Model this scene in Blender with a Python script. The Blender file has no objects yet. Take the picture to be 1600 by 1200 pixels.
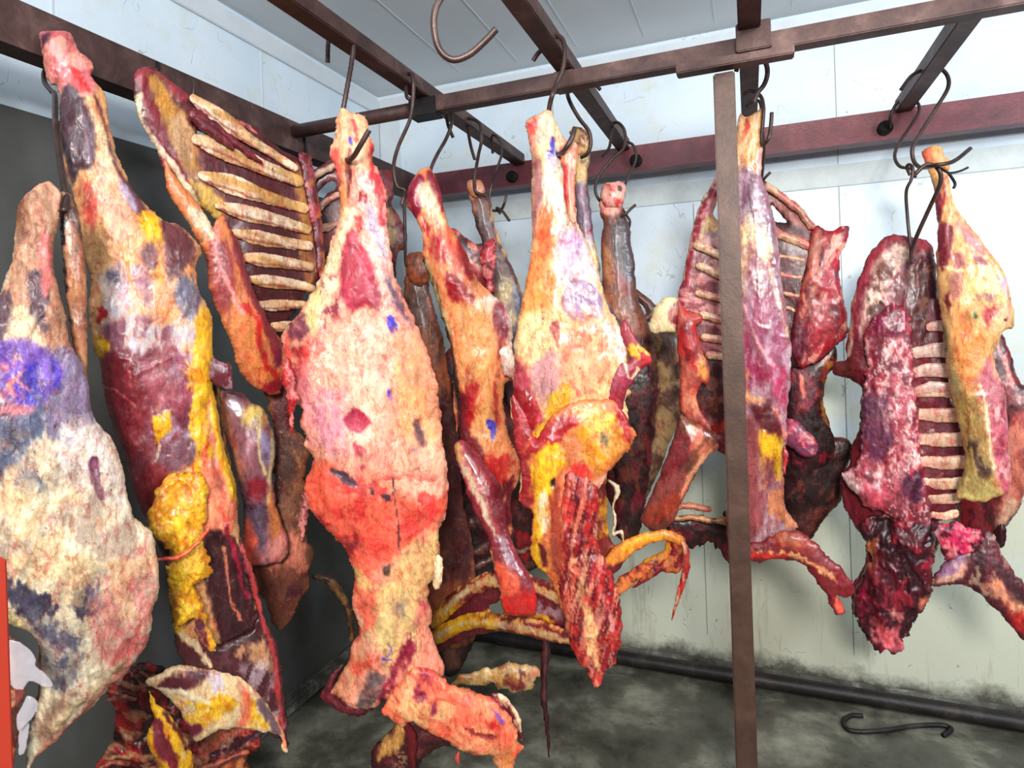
import bpy, bmesh, math, random
import numpy as np
from mathutils import Vector, Matrix

# ---------------------------------------------------------------- camera, light, exposure
scene = bpy.context.scene
FOC = 957.0; PX, PY = 800.0, 516.0            # focal length and principal point, 1600x1200 frame
ROLL = .033; YAW = math.atan(372 / 957)
CAM = np.array([0, 0, 1.55])
FWD = np.array([-math.sin(YAW), math.cos(YAW), 0.]); HOR = np.array([math.cos(YAW), math.sin(YAW), 0.]); UPZ = np.array([0, 0, 1.])
RGT = math.cos(ROLL) * HOR - math.sin(ROLL) * UPZ
UPV = math.sin(ROLL) * HOR + math.cos(ROLL) * UPZ
cd = bpy.data.cameras.new('camera'); cam = bpy.data.objects.new('camera', cd)
scene.collection.objects.link(cam); scene.camera = cam
cd.sensor_width = 36; cd.lens = FOC * 36 / 1600; cd.shift_y = -84 / 1600; cd.clip_start = .02
cam.matrix_world = Matrix([[RGT[i], UPV[i], -FWD[i], CAM[i]] for i in range(3)] + [[0, 0, 0, 1]])
scene.view_settings.view_transform = 'Standard'; scene.view_settings.look = 'None'
scene.view_settings.gamma = 1; scene.view_settings.exposure = -0.2
w = bpy.data.worlds.new('world'); scene.world = w; w.use_nodes = True
w.node_tree.nodes['Background'].inputs[0].default_value = (.80, .88, 1, 1)
w.node_tree.nodes['Background'].inputs[1].default_value = .08

def area(name, loc, target, sx, sy, power, col):
    d = bpy.data.lights.new(name, 'AREA'); d.shape = 'RECTANGLE'; d.size = sx; d.size_y = sy
    d.energy = power; d.color = col
    o = bpy.data.objects.new(name, d); scene.collection.objects.link(o)
    o.location = loc
    o.rotation_euler = (Vector(target) - Vector(loc)).to_track_quat('-Z', 'Y').to_euler()
    return o
area('doorway_light', (.5, -1.5, 2.45), (-.35, 2.2, 1.0), .7, .5, 146, (1, .96, .90))
area('ceiling_lamp', (2.1, .5, 2.35), (.3, 2.8, .75), .5, .5, 72, (.84, .93, 1))
area('left_ceiling_lamp', (-.7, .35, 2.79), (-1.0, 1.6, 2.3), .9, .25, 12, (.78, .89, 1))
area('ceiling_fill', (.9, .2, 2.35), (.0, 1.8, 2.84), .8, .1, 9, (.82, .91, 1))  # added fill aimed upward to brighten the ceiling, no lamp hangs here

# ---------------------------------------------------------------- helpers
def ray(x, y): return FWD + RGT * (x - PX) / FOC + UPV * (PY - y) / FOC
def at(x, y, z): return CAM + ray(x, y) * z
def s2l(c):
    c = np.asarray(c, float) / 255.
    return np.where(c <= .04045, c / 12.92, ((c + .055) / 1.055) ** 2.4)
def link(o, parent=None):
    scene.collection.objects.link(o)
    if parent is not None: o.parent = parent
    return o
def tag(o, label=None, cat=None, group=None, kind=None):
    if label: o['label'] = label
    if cat: o['category'] = cat
    if group: o['group'] = group
    if kind: o['kind'] = kind
    return o
def empty(name, loc, label=None, cat=None, group=None):
    o = bpy.data.objects.new(name, None); o.empty_display_size = .05
    scene.collection.objects.link(o); o.location = loc
    return tag(o, label, cat, group)
def mesh_obj(name, verts, faces, mat, parent=None, origin=(0, 0, 0), smooth=False):
    me = bpy.data.meshes.new(name)
    og = np.array(origin, float)
    me.from_pydata([tuple(np.array(v) - og) for v in verts], [], faces); me.update()
    me.materials.append(mat)
    if smooth: me.polygons.foreach_set('use_smooth', [True] * len(me.polygons))
    o = bpy.data.objects.new(name, me)
    link(o, parent)
    if parent is None: o.location = og
    return o

# ---------------------------------------------------------------- materials
def new_mat(name):
    m = bpy.data.materials.new(name); m.use_nodes = True
    nt = m.node_tree; b = nt.nodes['Principled BSDF']
    return m, nt, b
def nd(nt, t, **k):
    n = nt.nodes.new(t)
    for a, v in k.items(): setattr(n, a, v)
    return n
def noise(nt, vec, scale, detail=5, rough=.6, dist=0):
    n = nd(nt, 'ShaderNodeTexNoise'); n.inputs['Scale'].default_value = scale
    n.inputs['Detail'].default_value = detail; n.inputs['Roughness'].default_value = rough
    n.inputs['Distortion'].default_value = dist
    nt.links.new(vec, n.inputs['Vector']); return n.outputs['Fac']
def ramp(nt, fac, stops):
    r = nd(nt, 'ShaderNodeValToRGB'); nt.links.new(fac, r.inputs[0])
    e = r.color_ramp.elements
    while len(e) < len(stops): e.new(.5)
    for el, (p, c) in zip(e, stops):
        el.position = p
        el.color = tuple(c) + (1,) if len(c) == 3 else c
    return r.outputs['Color']
def g(v): return (v, v, v)
def mixc(nt, fac, a, b, mode='MIX'):
    n = nd(nt, 'ShaderNodeMix', data_type='RGBA', blend_type=mode)
    for s, v in ((0, fac), (6, a), (7, b)):
        if hasattr(v, 'is_output') or hasattr(v, 'links'): nt.links.new(v, n.inputs[s])
        elif s == 0: n.inputs[0].default_value = v
        else: n.inputs[s].default_value = tuple(v) + (1,)
    return n.outputs[2]
def bump(nt, b, fac, strength, dist):
    n = nd(nt, 'ShaderNodeBump'); n.inputs['Strength'].default_value = strength
    n.inputs['Distance'].default_value = dist
    nt.links.new(fac, n.inputs['Height']); nt.links.new(n.outputs[0], b.inputs['Normal']); return n
def mapped(nt, sc):
    tc = nd(nt, 'ShaderNodeTexCoord'); mp = nd(nt, 'ShaderNodeMapping'); mp.inputs['Scale'].default_value = sc
    nt.links.new(tc.outputs['Object'], mp.inputs['Vector']); return mp.outputs[0]

def meat_material(name, rough, coat, bmp, fibre=(1, 1, .22)):
    m, nt, b = new_mat(name)
    at_ = nd(nt, 'ShaderNodeVertexColor', layer_name='Col')
    o1 = mapped(nt, (1, 1, 1)); o2 = mapped(nt, fibre)
    f = noise(nt, o2, 150, 4, .65, .6)
    wide = noise(nt, o1, 38, 6, .7, 1.2)
    lo = mixc(nt, 1.0, at_.outputs[0], ramp(nt, f, [(.25, (.74, .62, .62)), (.5, (1, 1, 1)), (.8, (1.0, 1.0, 1.0))]), 'MULTIPLY')
    c2 = mixc(nt, 1.0, lo, ramp(nt, wide, [(.30, (.80, .62, .62)), (.44, g(1)), (1, g(1))]), 'MULTIPLY')
    hi = ramp(nt, wide, [(.62, g(0)), (.82, g(.18))])
    c3 = mixc(nt, hi, c2, (.95, .72, .52))
    def crease(vec, sc, w0, lo_, hi_):
        n = noise(nt, vec, sc, 4, .62, .5)
        m1 = nd(nt, 'ShaderNodeMath', operation='SUBTRACT'); nt.links.new(n, m1.inputs[0]); m1.inputs[1].default_value = .5
        m2 = nd(nt, 'ShaderNodeMath', operation='ABSOLUTE'); nt.links.new(m1.outputs[0], m2.inputs[0])
        return ramp(nt, m2.outputs[0], [(0, lo_), (w0, hi_)]), m2.outputs[0]
    k1, a1 = crease(mapped(nt, (1, 1, .45)), 17, .022, (.76, .55, .51), g(1))
    k2, a2 = crease(o1, 48, .03, (.86, .71, .68), g(1))
    c3 = mixc(nt, 1.0, c3, k1, 'MULTIPLY'); c3 = mixc(nt, 1.0, c3, k2, 'MULTIPLY')
    spk = ramp(nt, noise(nt, o1, 120, 2, .5), [(.70, g(1)), (.76, (.42, .2, .2))])
    c3 = mixc(nt, 1.0, c3, spk, 'MULTIPLY')
    nt.links.new(c3, b.inputs['Base Color'])
    rr = ramp(nt, noise(nt, o1, 22, 3), [(.3, g(rough * .55)), (.7, g(min(1, rough * 1.35)))])
    nt.links.new(rr, b.inputs['Roughness'])
    b.inputs['Coat Weight'].default_value = coat; b.inputs['Coat Roughness'].default_value = .22
    b.inputs['Specular IOR Level'].default_value = .5
    wd2 = noise(nt, mapped(nt, (1, 1, .5)), 26, 3, .5); mx = nd(nt, 'ShaderNodeMath', operation='MULTIPLY_ADD'); nt.links.new(wd2, mx.inputs[0]); mx.inputs[1].default_value = 2.0; nt.links.new(f, mx.inputs[2])
    bump(nt, b, mx.outputs[0], bmp, .0028)
    return m
MAT_MEAT = meat_material('raw_meat', .42, .22, .5)
MAT_FAT = meat_material('dry_fat_cover', .52, .15, .75, (1, 1, .5))
MAT_WET = meat_material('wet_membrane', .30, .45, .28)

def rust_material(name, c1, c2, c3, met=.2, ro=.55):
    m, nt, b = new_mat(name)
    o = mapped(nt, (1, 1, 1))
    n1 = noise(nt, o, 9, 7, .7, .4); n2 = noise(nt, o, 60, 5, .7)
    base = ramp(nt, n1, [(.3, s2l(c1)), (.52, s2l(c2)), (.72, s2l(c3))])
    spk = ramp(nt, n2, [(.70, g(0)), (.76, g(.6))])
    nt.links.new(mixc(nt, spk, base, s2l((190, 165, 145))), b.inputs['Base Color'])
    b.inputs['Metallic'].default_value = met; b.inputs['Roughness'].default_value = ro
    bump(nt, b, n2, .5, .002); return m
MAT_RAIL = rust_material('rusty_painted_steel', (56, 36, 35), (88, 62, 57), (124, 96, 90))
MAT_POST = rust_material('brown_painted_steel', (62, 42, 34), (82, 58, 48), (100, 74, 62), .15, .45)
MAT_BEAM = rust_material('maroon_painted_steel', (84, 32, 42), (112, 44, 54), (134, 66, 74), .1, .38)
MAT_HOOK = rust_material('rusty_hook_steel', (48, 36, 34), (78, 60, 56), (112, 88, 82), .5, .42)
MAT_DARK = rust_material('dark_steel', (22, 20, 20), (38, 34, 34), (70, 62, 58), .4, .5)

def wall_material():
    m, nt, b = new_mat('white_sheet_wall')
    o = mapped(nt, (1, 1, 1)); st = mapped(nt, (1, 1, .10))
    sep = nd(nt, 'ShaderNodeSeparateXYZ'); nt.links.new(o, sep.inputs[0])
    n1 = noise(nt, o, 2.2, 5, .6); n2 = noise(nt, st, 14, 6, .7, .1); n3 = noise(nt, o, 33, 6, .7); n4 = noise(nt, o, 6, 9, .72)
    base = ramp(nt, n1, [(.3, s2l((196, 212, 226))), (.7, s2l((216, 228, 238)))])
    # cream tone in ragged patches, stronger low on the wall, and brown grime runs
    mr = nd(nt, 'ShaderNodeMapRange'); nt.links.new(sep.outputs['Z'], mr.inputs[0])
    mr.inputs[1].default_value = 2.0; mr.inputs[2].default_value = .3; mr.inputs[3].default_value = 0; mr.inputs[4].default_value = .44
    ad = nd(nt, 'ShaderNodeMath', operation='ADD'); nt.links.new(mr.outputs[0], ad.inputs[0]); nt.links.new(n4, ad.inputs[1])
    cream_fac = ramp(nt, ad.outputs[0], [(.52, g(0)), (.80, g(.75))])
    c = mixc(nt, cream_fac, base, s2l((206, 205, 172)))
    runs = ramp(nt, n2, [(.56, g(0)), (.68, g(1.0))])
    mu = nd(nt, 'ShaderNodeMath', operation='MULTIPLY'); nt.links.new(runs, mu.inputs[0]); nt.links.new(mr.outputs[0], mu.inputs[1])
    c = mixc(nt, mu.outputs[0], c, s2l((120, 96, 66)))
    spots = ramp(nt, n3, [(.70, g(0)), (.74, g(.55))])
    c = mixc(nt, spots, c, s2l((120, 118, 112)))
    sc = nd(nt, 'ShaderNodeTexNoise'); sc.inputs['Scale'].default_value = 5.5; sc.inputs['Detail'].default_value = 3
    nt.links.new(mapped(nt, (1, 1, .6)), sc.inputs['Vector'])
    q1 = nd(nt, 'ShaderNodeMath', operation='SUBTRACT'); nt.links.new(sc.outputs['Fac'], q1.inputs[0]); q1.inputs[1].default_value = .52
    q2 = nd(nt, 'ShaderNodeMath', operation='ABSOLUTE'); nt.links.new(q1.outputs[0], q2.inputs[0])
    brk = noise(nt, o, 16, 3)
    q3 = nd(nt, 'ShaderNodeMath', operation='MULTIPLY'); nt.links.new(ramp(nt, q2.outputs[0], [(0, g(.7)), (.004, g(0))]), q3.inputs[0]); nt.links.new(ramp(nt, brk, [(.5, g(0)), (.58, g(1))]), q3.inputs[1])
    c = mixc(nt, q3.outputs[0], c, s2l((128, 126, 116)))
    rs = ramp(nt, noise(nt, o, 26, 4, .6), [(.69, g(0)), (.72, g(1))]); q4 = nd(nt, 'ShaderNodeMath', operation='MULTIPLY'); nt.links.new(rs, q4.inputs[0]); nt.links.new(mr.outputs[0], q4.inputs[1])
    c = mixc(nt, q4.outputs[0], c, s2l((70, 40, 26)))
    # sooty base of the wall
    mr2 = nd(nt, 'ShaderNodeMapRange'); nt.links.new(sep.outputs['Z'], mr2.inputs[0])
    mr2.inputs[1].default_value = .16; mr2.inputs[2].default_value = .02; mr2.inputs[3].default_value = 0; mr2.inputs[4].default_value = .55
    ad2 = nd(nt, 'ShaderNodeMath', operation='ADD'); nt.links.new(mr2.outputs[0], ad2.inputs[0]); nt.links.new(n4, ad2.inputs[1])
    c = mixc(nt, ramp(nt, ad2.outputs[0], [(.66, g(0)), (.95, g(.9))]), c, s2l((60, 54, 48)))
    nt.links.new(c, b.inputs['Base Color']); b.inputs['Roughness'].default_value = .34
    bump(nt, b, n4, .25, .01); return m
MAT_WALL = wall_material()
LOW = None
def simple(name, c, rough=.5, met=0, sc=12, var=.12, bm=.2):
    m, nt, b = new_mat(name); o = mapped(nt, (1, 1, 1)); n = noise(nt, o, sc, 6, .65)
    l = s2l(c)
    nt.links.new(ramp(nt, n, [(.3, l * (1 - var)), (.7, np.clip(l * (1 + var), 0, 1))]), b.inputs['Base Color'])
    b.inputs['Roughness'].default_value = rough; b.inputs['Metallic'].default_value = met
    bump(nt, b, n, bm, .003); return m
MAT_CEIL = simple('ceiling_panel', (214, 218, 220), .45, 0, 3, .04)
MAT_TRIM = simple('aluminium_trim', (205, 212, 218), .4, .1, 8, .06)
MAT_SEAM = simple('panel_seam', (150, 155, 150), .6)
MAT_ORANGE = simple('orange_red_paint', (186, 58, 40), .4, 0, 5, .06)
MAT_HOLE = simple('dark_opening', (12, 10, 10), .9)
def floor_material():
    m, nt, b = new_mat('wet_stained_concrete')
    o = mapped(nt, (1, 1, 1)); n1 = noise(nt, o, 3.2, 9, .66, .15); n2 = noise(nt, o, 28, 6, .7); n3 = noise(nt, o, 90, 3)
    c = ramp(nt, n1, [(.34, s2l((46, 44, 38))), (.50, s2l((86, 85, 75))), (.68, s2l((150, 148, 132)))])
    c = mixc(nt, ramp(nt, n2, [(.62, g(0)), (.70, g(.75))]), c, s2l((36, 32, 28)))
    c = mixc(nt, ramp(nt, n3, [(.72, g(0)), (.75, g(.5))]), c, s2l((170, 168, 155)))
    nt.links.new(c, b.inputs['Base Color'])
    nt.links.new(ramp(nt, n1, [(.35, g(.22)), (.65, g(.6))]), b.inputs['Roughness'])
    bump(nt, b, n2, .4, .006); return m
MAT_FLOOR = floor_material()
m_, nt_, b_ = new_mat('clear_plastic_film')
b_.inputs['Base Color'].default_value = (.8, .74, .80, 1); b_.inputs['Roughness'].default_value = .15
b_.inputs['Alpha'].default_value = .38; b_.inputs['Coat Weight'].default_value = 1
MAT_FILM = m_

# ---------------------------------------------------------------- boxes, tubes
def box(name, lo, hi, mat, parent=None, kind=None, bevel=0):
    (x0, y0, z0), (x1, y1, z1) = lo, hi
    v = [(x, y, z) for x in (x0, x1) for y in (y0, y1) for z in (z0, z1)]
    f = [(0, 1, 3, 2), (4, 6, 7, 5), (0, 4, 5, 1), (2, 3, 7, 6), (0, 2, 6, 4), (1, 5, 7, 3)]
    o = mesh_obj(name, v, f, mat, parent)
    if bevel:
        bm = bmesh.new(); bm.from_mesh(o.data); bmesh.ops.bevel(bm, geom=bm.edges[:], offset=bevel, segments=2, affect='EDGES'); bm.to_mesh(o.data); bm.free()
    if kind: o['kind'] = kind
    return o
def smooth_path(pts, n=8, closed=False):
    p = np.array(pts, float); out = []
    m = len(p)
    for i in range(m if closed else m - 1):
        if closed: a, b, c, d = p[(i - 1) % m], p[i], p[(i + 1) % m], p[(i + 2) % m]
        else: a, b, c, d = p[max(i - 1, 0)], p[i], p[i + 1], p[min(i + 2, m - 1)]
        for k in range(n):
            t = k / n
            out.append(.5 * ((2 * b) + (c - a) * t + (2 * a - 5 * b + 4 * c - d) * t * t + (3 * b - a - 3 * c + d) * t ** 3))
    if not closed: out.append(p[-1])
    return np.array(out)
def tube_data(path, r, seg=10, ridge=0):
    P = np.array(path, float); n = len(P); vs = []; fs = []
    r = np.broadcast_to(np.asarray(r, float), (n,))
    T = np.gradient(P, axis=0); T /= np.linalg.norm(T, axis=1)[:, None] + 1e-12
    N = np.cross(T[0], [0.3, .2, .9]); N /= np.linalg.norm(N)
    for i in range(n):
        N = N - T[i] * (N @ T[i]); N /= np.linalg.norm(N); B = np.cross(T[i], N)
        for k in range(seg):
            a = 2 * math.pi * k / seg
            rr = r[i] * (1 + (ridge if (i % 2 == 0) else -ridge))
            vs.append(P[i] + rr * (math.cos(a) * N + math.sin(a) * B))
    for i in range(n - 1):
        for k in range(seg):
            fs.append((i * seg + k, i * seg + (k + 1) % seg, (i + 1) * seg + (k + 1) % seg, (i + 1) * seg + k))
    fs.append(tuple(range(seg))[::-1]); fs.append(tuple((n - 1) * seg + k for k in range(seg)))
    return vs, fs
def tube(name, path, r, mat, parent=None, n=8, ridge=0, seg=10):
    P = smooth_path(path, n)
    v, f = tube_data(P, r, seg, ridge)
    return mesh_obj(name, v, f, mat, parent, origin=P[0] if parent is None else (0, 0, 0), smooth=True)
def pxs(s, o=(0, 0), k=1.0):
    return np.array([[float(a) for a in t.split(',')] for t in s.split()]) * k + np.array(o, float)

# ---------------------------------------------------------------- value noise on a plane
def _hash(ix, iy, seed):
    h = (ix.astype(np.int64) * 374761393 + iy.astype(np.int64) * 668265263 + seed * 1442695041) & 0xffffffff
    h = ((h ^ (h >> 13)) * 1274126177) & 0xffffffff
    return ((h ^ (h >> 16)) & 0xffff) / 65535.
def vnoise(x, y, seed=0):
    ix = np.floor(x); iy = np.floor(y); fx = x - ix; fy = y - iy
    fx = fx * fx * (3 - 2 * fx); fy = fy * fy * (3 - 2 * fy)
    a = _hash(ix, iy, seed); b = _hash(ix + 1, iy, seed); c = _hash(ix, iy + 1, seed); d = _hash(ix + 1, iy + 1, seed)
    return (a * (1 - fx) + b * fx) * (1 - fy) + (c * (1 - fx) + d * fx) * fy
def fbm(x, y, seed=0, oc=4):
    s = 0; a = .5; t = 0
    for i in range(oc):
        s = s + a * vnoise(x, y, seed + 17 * i); t += a; a *= .55; x = x * 2.03 + 11.3; y = y * 2.03 + 5.7
    return s / t
def sstep(a, b, x):
    t = np.clip((x - a) / (b - a + 1e-9), 0, 1); return t * t * (3 - 2 * t)

# ---------------------------------------------------------------- signed distances (positive inside)
def poly_sd(X, Y, P, tens=True):
    if tens and len(P) > 4: P = smooth_path(P, 3, True)
    A = P; B = np.roll(P, -1, 0)
    d2 = np.full(X.shape, 1e18); ins = np.zeros(X.shape, bool)
    for (ax, ay), (bx, by) in zip(A, B):
        ex, ey = bx - ax, by - ay; L = ex * ex + ey * ey
        if L < 1e-9: continue
        t = np.clip(((X - ax) * ex + (Y - ay) * ey) / L, 0, 1)
        d2 = np.minimum(d2, (X - ax - t * ex) ** 2 + (Y - ay - t * ey) ** 2)
        if ay != by:
            c = ((ay > Y) != (by > Y)) & (X < (bx - ax) * (Y - ay) / (by - ay) + ax); ins ^= c
    d = np.sqrt(d2); return np.where(ins, d, -d)
def line_sd(X, Y, P, W):
    W = np.interp(np.linspace(0, 1, len(P)), np.linspace(0, 1, len(np.atleast_1d(W))), np.atleast_1d(W)) if np.ndim(W) else np.full(len(P), float(W))
    if len(P) > 2:
        Q = smooth_path(np.c_[P, W], 4); P, W = Q[:, :2], Q[:, 2]
    best = np.full(X.shape, -1e9)
    for i in range(len(P) - 1):
        (ax, ay), (bx, by) = P[i], P[i + 1]; ex, ey = bx - ax, by - ay; L = ex * ex + ey * ey + 1e-9
        t = np.clip(((X - ax) * ex + (Y - ay) * ey) / L, 0, 1)
        d = np.sqrt((X - ax - t * ex) ** 2 + (Y - ay - t * ey) ** 2)
        best = np.maximum(best, (W[i] * (1 - t) + W[i + 1] * t) / 2 - d)
    return best

COL = dict(
    cream=(238, 216, 172), fat=(236, 208, 158), white=(240, 228, 212), salmon=(240, 140, 108), coral=(232, 98, 74), orange=(222, 136, 74),
    peach=(240, 178, 124), pink=(232, 150, 142), red=(158, 28, 34), blood=(176, 24, 32), meat=(122, 34, 40), dark=(74, 18, 26), maroon=(96, 22, 34),
    wine=(112, 28, 42), purple=(116, 74, 96), mauve=(150, 104, 126), grey=(98, 92, 112), slate=(74, 74, 96), plum=(70, 44, 62),
    silver=(206, 196, 206), lilac=(186, 170, 196), yellow=(238, 184, 36), gold=(212, 146, 30), ochre=(190, 138, 60), tan=(196, 146, 104), brown=(120, 74, 48),
    umber=(70, 42, 32), black=(26, 12, 14), ink=(58, 46, 190), violet=(108, 70, 178), olive=(120, 108, 70), bone=(230, 214, 178), rose=(196, 88, 96),
    magenta=(170, 36, 60), brightred=(200, 40, 38), greenish=(150, 140, 96), green=(60, 110, 84))

def P(c, pts, soft=5, rag=6, dh=0, a=1., mo=0): return dict(t='p', c=c, pts=pts, soft=soft, rag=rag, dh=dh, a=a, mo=mo)
def L(c, pts, w=8, soft=4, rag=4, dh=0, a=1., mo=0): return dict(t='l', c=c, pts=pts, w=w, soft=soft, rag=rag, dh=dh, a=a, mo=mo)
def M(c, sx=40, sy=40, thr=.55, a=.8, ang=0, pts=None, dh=0, soft=.10): return dict(t='m', c=c, sx=sx, sy=sy, thr=thr, a=a, ang=ang, pts=pts, dh=dh, soft=soft)
def V(c, sx=40, sy=40, thr=.93, a=.8, ang=0, pts=None, dh=0, soft=.05): return dict(t='v', c=c, sx=sx, sy=sy, thr=thr, a=a, ang=ang, pts=pts, dh=dh, soft=soft)

class Frame:
    """vertical plane through a hanging piece, turned to face roughly towards the room's open side"""
    def __init__(s, x, y, z, yaw=0, tilt=0):
        s.O = at(x, y, z); d = CAM - s.O; d[2] = 0; d /= np.linalg.norm(d)
        c, k = math.cos(yaw), math.sin(yaw)
        d = np.array([d[0] * c - d[1] * k, d[0] * k + d[1] * c, 0]);
        d = d * math.cos(tilt) + UPZ * math.sin(tilt)
        s.n = d; s.z = z
    def hit(s, X, Y):
        R = FWD[None] + np.outer((X - PX) / FOC, RGT) + np.outer((PY - Y) / FOC, UPV)
        t = ((s.O - CAM) @ s.n) / (R @ s.n)
        return CAM + R * t[:, None]

_seed = [3]
def piece(name, fr, shape, base, layers=(), th=.55, parent=None, mat=None, dz=0, rag=1.5, step=2.2, rel=.0022, maxh=None, widths=None, seed=None, back=.8, holes=(), flat=0):
    """one solid: outline at its real distance, rounded to its own thickness, coloured like the meat it is"""
    _seed[0] += 7; sd = _seed[0] if seed is None else seed
    mat = mat or MAT_MEAT
    pad = 12 + (np.max(widths) / 2 if widths is not None else 0)
    x0, y0 = shape.min(0) - pad; x1, y1 = shape.max(0) + pad
    nx = int((x1 - x0) / step) + 1; ny = int((y1 - y0) / step) + 1
    gx, gy = np.meshgrid(x0 + step * np.arange(nx), y0 + step * np.arange(ny))
    wx = gx + rag * (fbm(gx / 11, gy / 11, sd, 4) - .5) * 4; wy = gy + rag * (fbm(gx / 11, gy / 11, sd + 5, 4) - .5) * 4
    D = line_sd(wx, wy, shape, widths) if widths is not None else poly_sd(wx, wy, shape)
    for h in holes: D = np.minimum(D, -poly_sd(wx, wy, h))
    D = D / step
    ins = D > 0
    Dd = np.maximum(D, .6)
    mx = max(D.max(), 1)
    u = np.where(ins, Dd * mx * .6, 0.)
    it = int(min(700, 30 + mx * mx * 1.2))
    for k in range(it):
        s = .25 * (np.roll(u, 1, 0) + np.roll(u, -1, 0) + np.roll(u, 1, 1) + np.roll(u, -1, 1)) + .25
        u = np.where(ins, s, 0)
    r = np.where(ins, u / Dd, 0); wgt = ins.astype(float)
    for k in range(4):
        num = r * wgt; den = wgt.copy()
        for ax in (0, 1):
            for q in (1, -1): num = num + np.roll(r * wgt, q, ax); den = den + np.roll(wgt, q, ax)
        r = np.where(ins, num / np.maximum(den, 1e-6), 0)
    h = th * np.sqrt(np.maximum(2 * r * Dd, 0)) * step * fr.z / FOC
    if maxh: h = maxh * np.tanh(h / maxh)
    # ---- colours and relief
    C = np.empty(gx.shape + (3,)); C[:] = COL[base] if isinstance(base, str) else base
    DH = np.zeros(gx.shape)
    for i, l in enumerate(layers):
        col = np.array(COL[l['c']] if isinstance(l['c'], str) else l['c'], float); s2 = sd * 31 + i * 13
        if l['t'] in 'pl':
            rg = l['rag']
            if l['t'] == 'p': bx0, by0 = l['pts'].min(0) - 20; bx1, by1 = l['pts'].max(0) + 20
            else: q = np.max(l['w']) + 14; bx0, by0 = l['pts'].min(0) - q; bx1, by1 = l['pts'].max(0) + q
            i0 = max(0, int((by0 - y0) / step)); i1 = min(ny, int((by1 - y0) / step) + 2)
            j0 = max(0, int((bx0 - x0) / step)); j1 = min(nx, int((bx1 - x0) / step) + 2)
            if i1 <= i0 or j1 <= j0: continue
            sx_, sy_ = gx[i0:i1, j0:j1], gy[i0:i1, j0:j1]
            ax = sx_ + rg * ((fbm(sx_ / 20, sy_ / 26, s2, 3) - .5) * 1.8 + (fbm(sx_ / 4, sy_ / 7, s2 + 1, 2) - .5) * .9); ay = sy_ + rg * ((fbm(sx_ / 20, sy_ / 26, s2 + 3, 3) - .5) * 2.4 + (fbm(sx_ / 4, sy_ / 7, s2 + 4, 2) - .5) * 1.6)
            d = poly_sd(ax, ay, l['pts']) if l['t'] == 'p' else line_sd(ax, ay, l['pts'], l['w'])
            d = d + rg * 1.5 * (fbm(sx_ / 6 + .12 * sy_ / 6 + .5 * np.sin(sy_ / 25), sy_ / 22, s2 + 6, 3) - .5)
            al = sstep(-l['soft'] / 2, l['soft'] / 2, d)
            if l['mo']: al = al * (1 - l['mo'] * sstep(.45, .6, fbm(sx_ / 12, sy_ / 16, s2 + 9, 4)))
            DH[i0:i1, j0:j1] += l['dh'] * sstep(-l['soft'], max(10, l['soft'] * 2), d)
            al = (al * l['a'])[..., None]
            C[i0:i1, j0:j1] = C[i0:i1, j0:j1] * (1 - al) + col * al
        else:
            ca, sa = math.cos(l['ang']), math.sin(l['ang'])
            ux = (gx * ca + gy * sa) / l['sx']; uy = (-gx * sa + gy * ca) / l['sy']
            n = fbm(ux + .8 * fbm(ux * 1.7, uy * 1.7, s2 + 40, 2), uy + .8 * fbm(ux * 1.7, uy * 1.7, s2 + 41, 2), s2, 5)
            n = np.clip((n - .5) * 1.55 + .5, 0, 1)
            if l['t'] == 'v': n = 1 - np.abs(2 * n - 1)
            al = sstep(l['thr'] - l['soft'], l['thr'] + l['soft'], n) * l['a']
            if l['pts'] is not None: al = al * sstep(-8, 8, poly_sd(gx + 16 * (fbm(gx / 20, gy / 20, s2 + 50) - .5), gy, l['pts']))
            DH += l['dh'] * al
            al = al[..., None]; C = C * (1 - al) + col * al
    nz = fbm(gx / 26, gy / 34, sd + 71, 5) - .5; nf = fbm(gx / 7, gy / 9, sd + 72, 3) - .5
    edge = sstep(0, 5, D); rel = rel * .5; big = fbm(gx / 44, gy / 60, sd + 76, 2) - .5; fold = (sstep(.80, 1.0, 1 - np.abs(2 * fbm(gx / 34 + big, gy / 60, sd + 77, 3) - 1)) - .3) * edge
    fib = fbm(gx / 5.5 + 3 * nz, gy / 26, sd + 73, 3) - .5; web = 1 - np.abs(2 * np.clip((fbm(gx / 30 + 1.5 * nz, gy / 44, sd + 74, 4) - .5) * 1.6 + .5, 0, 1) - 1)
    C = C * (1 + .30 * nz + .16 * nf + .34 * fib)[..., None]
    lum = C.mean(-1, keepdims=True); C = lum + (C - lum) * 1.03                     # thin red veins and pale web of membrane
    wv = (sstep(.955, .99, web) * .35)[..., None]; C = C * (1 - wv) + (C * .5 + np.array([118, 92, 72])) * wv
    rd = (sstep(.60, .74, fbm(gx / 9, gy / 16, sd + 75, 4)) * .38)[..., None]; C = C * (1 - rd * np.array([.10, .55, .50]))
    C = np.clip(C, 0, 255)
    hf = h + (DH + rel * (big * 7 + nz * 2 + nf * .8 + fold * .8)) * edge
    hf = np.maximum(hf, .15 * h)
    hb = h * back + rel * 2 * nz * edge
    if flat: hb = np.minimum(h * back, flat)
    # ---- mesh
    idx = -np.ones(gx.shape, int); ids = np.argwhere(ins); nI = len(ids); idx[ins] = np.arange(nI)
    gX, gY = gx[ins], gy[ins]
    base_p = fr.hit(gX, gY) + fr.n * dz
    vf = base_p + fr.n * hf[ins][:, None]; vb = base_p - fr.n * np.maximum(hb[ins], .0004)[:, None]
    cf = C[ins]
    bv = {}; bxy = []; bcol = []
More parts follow.
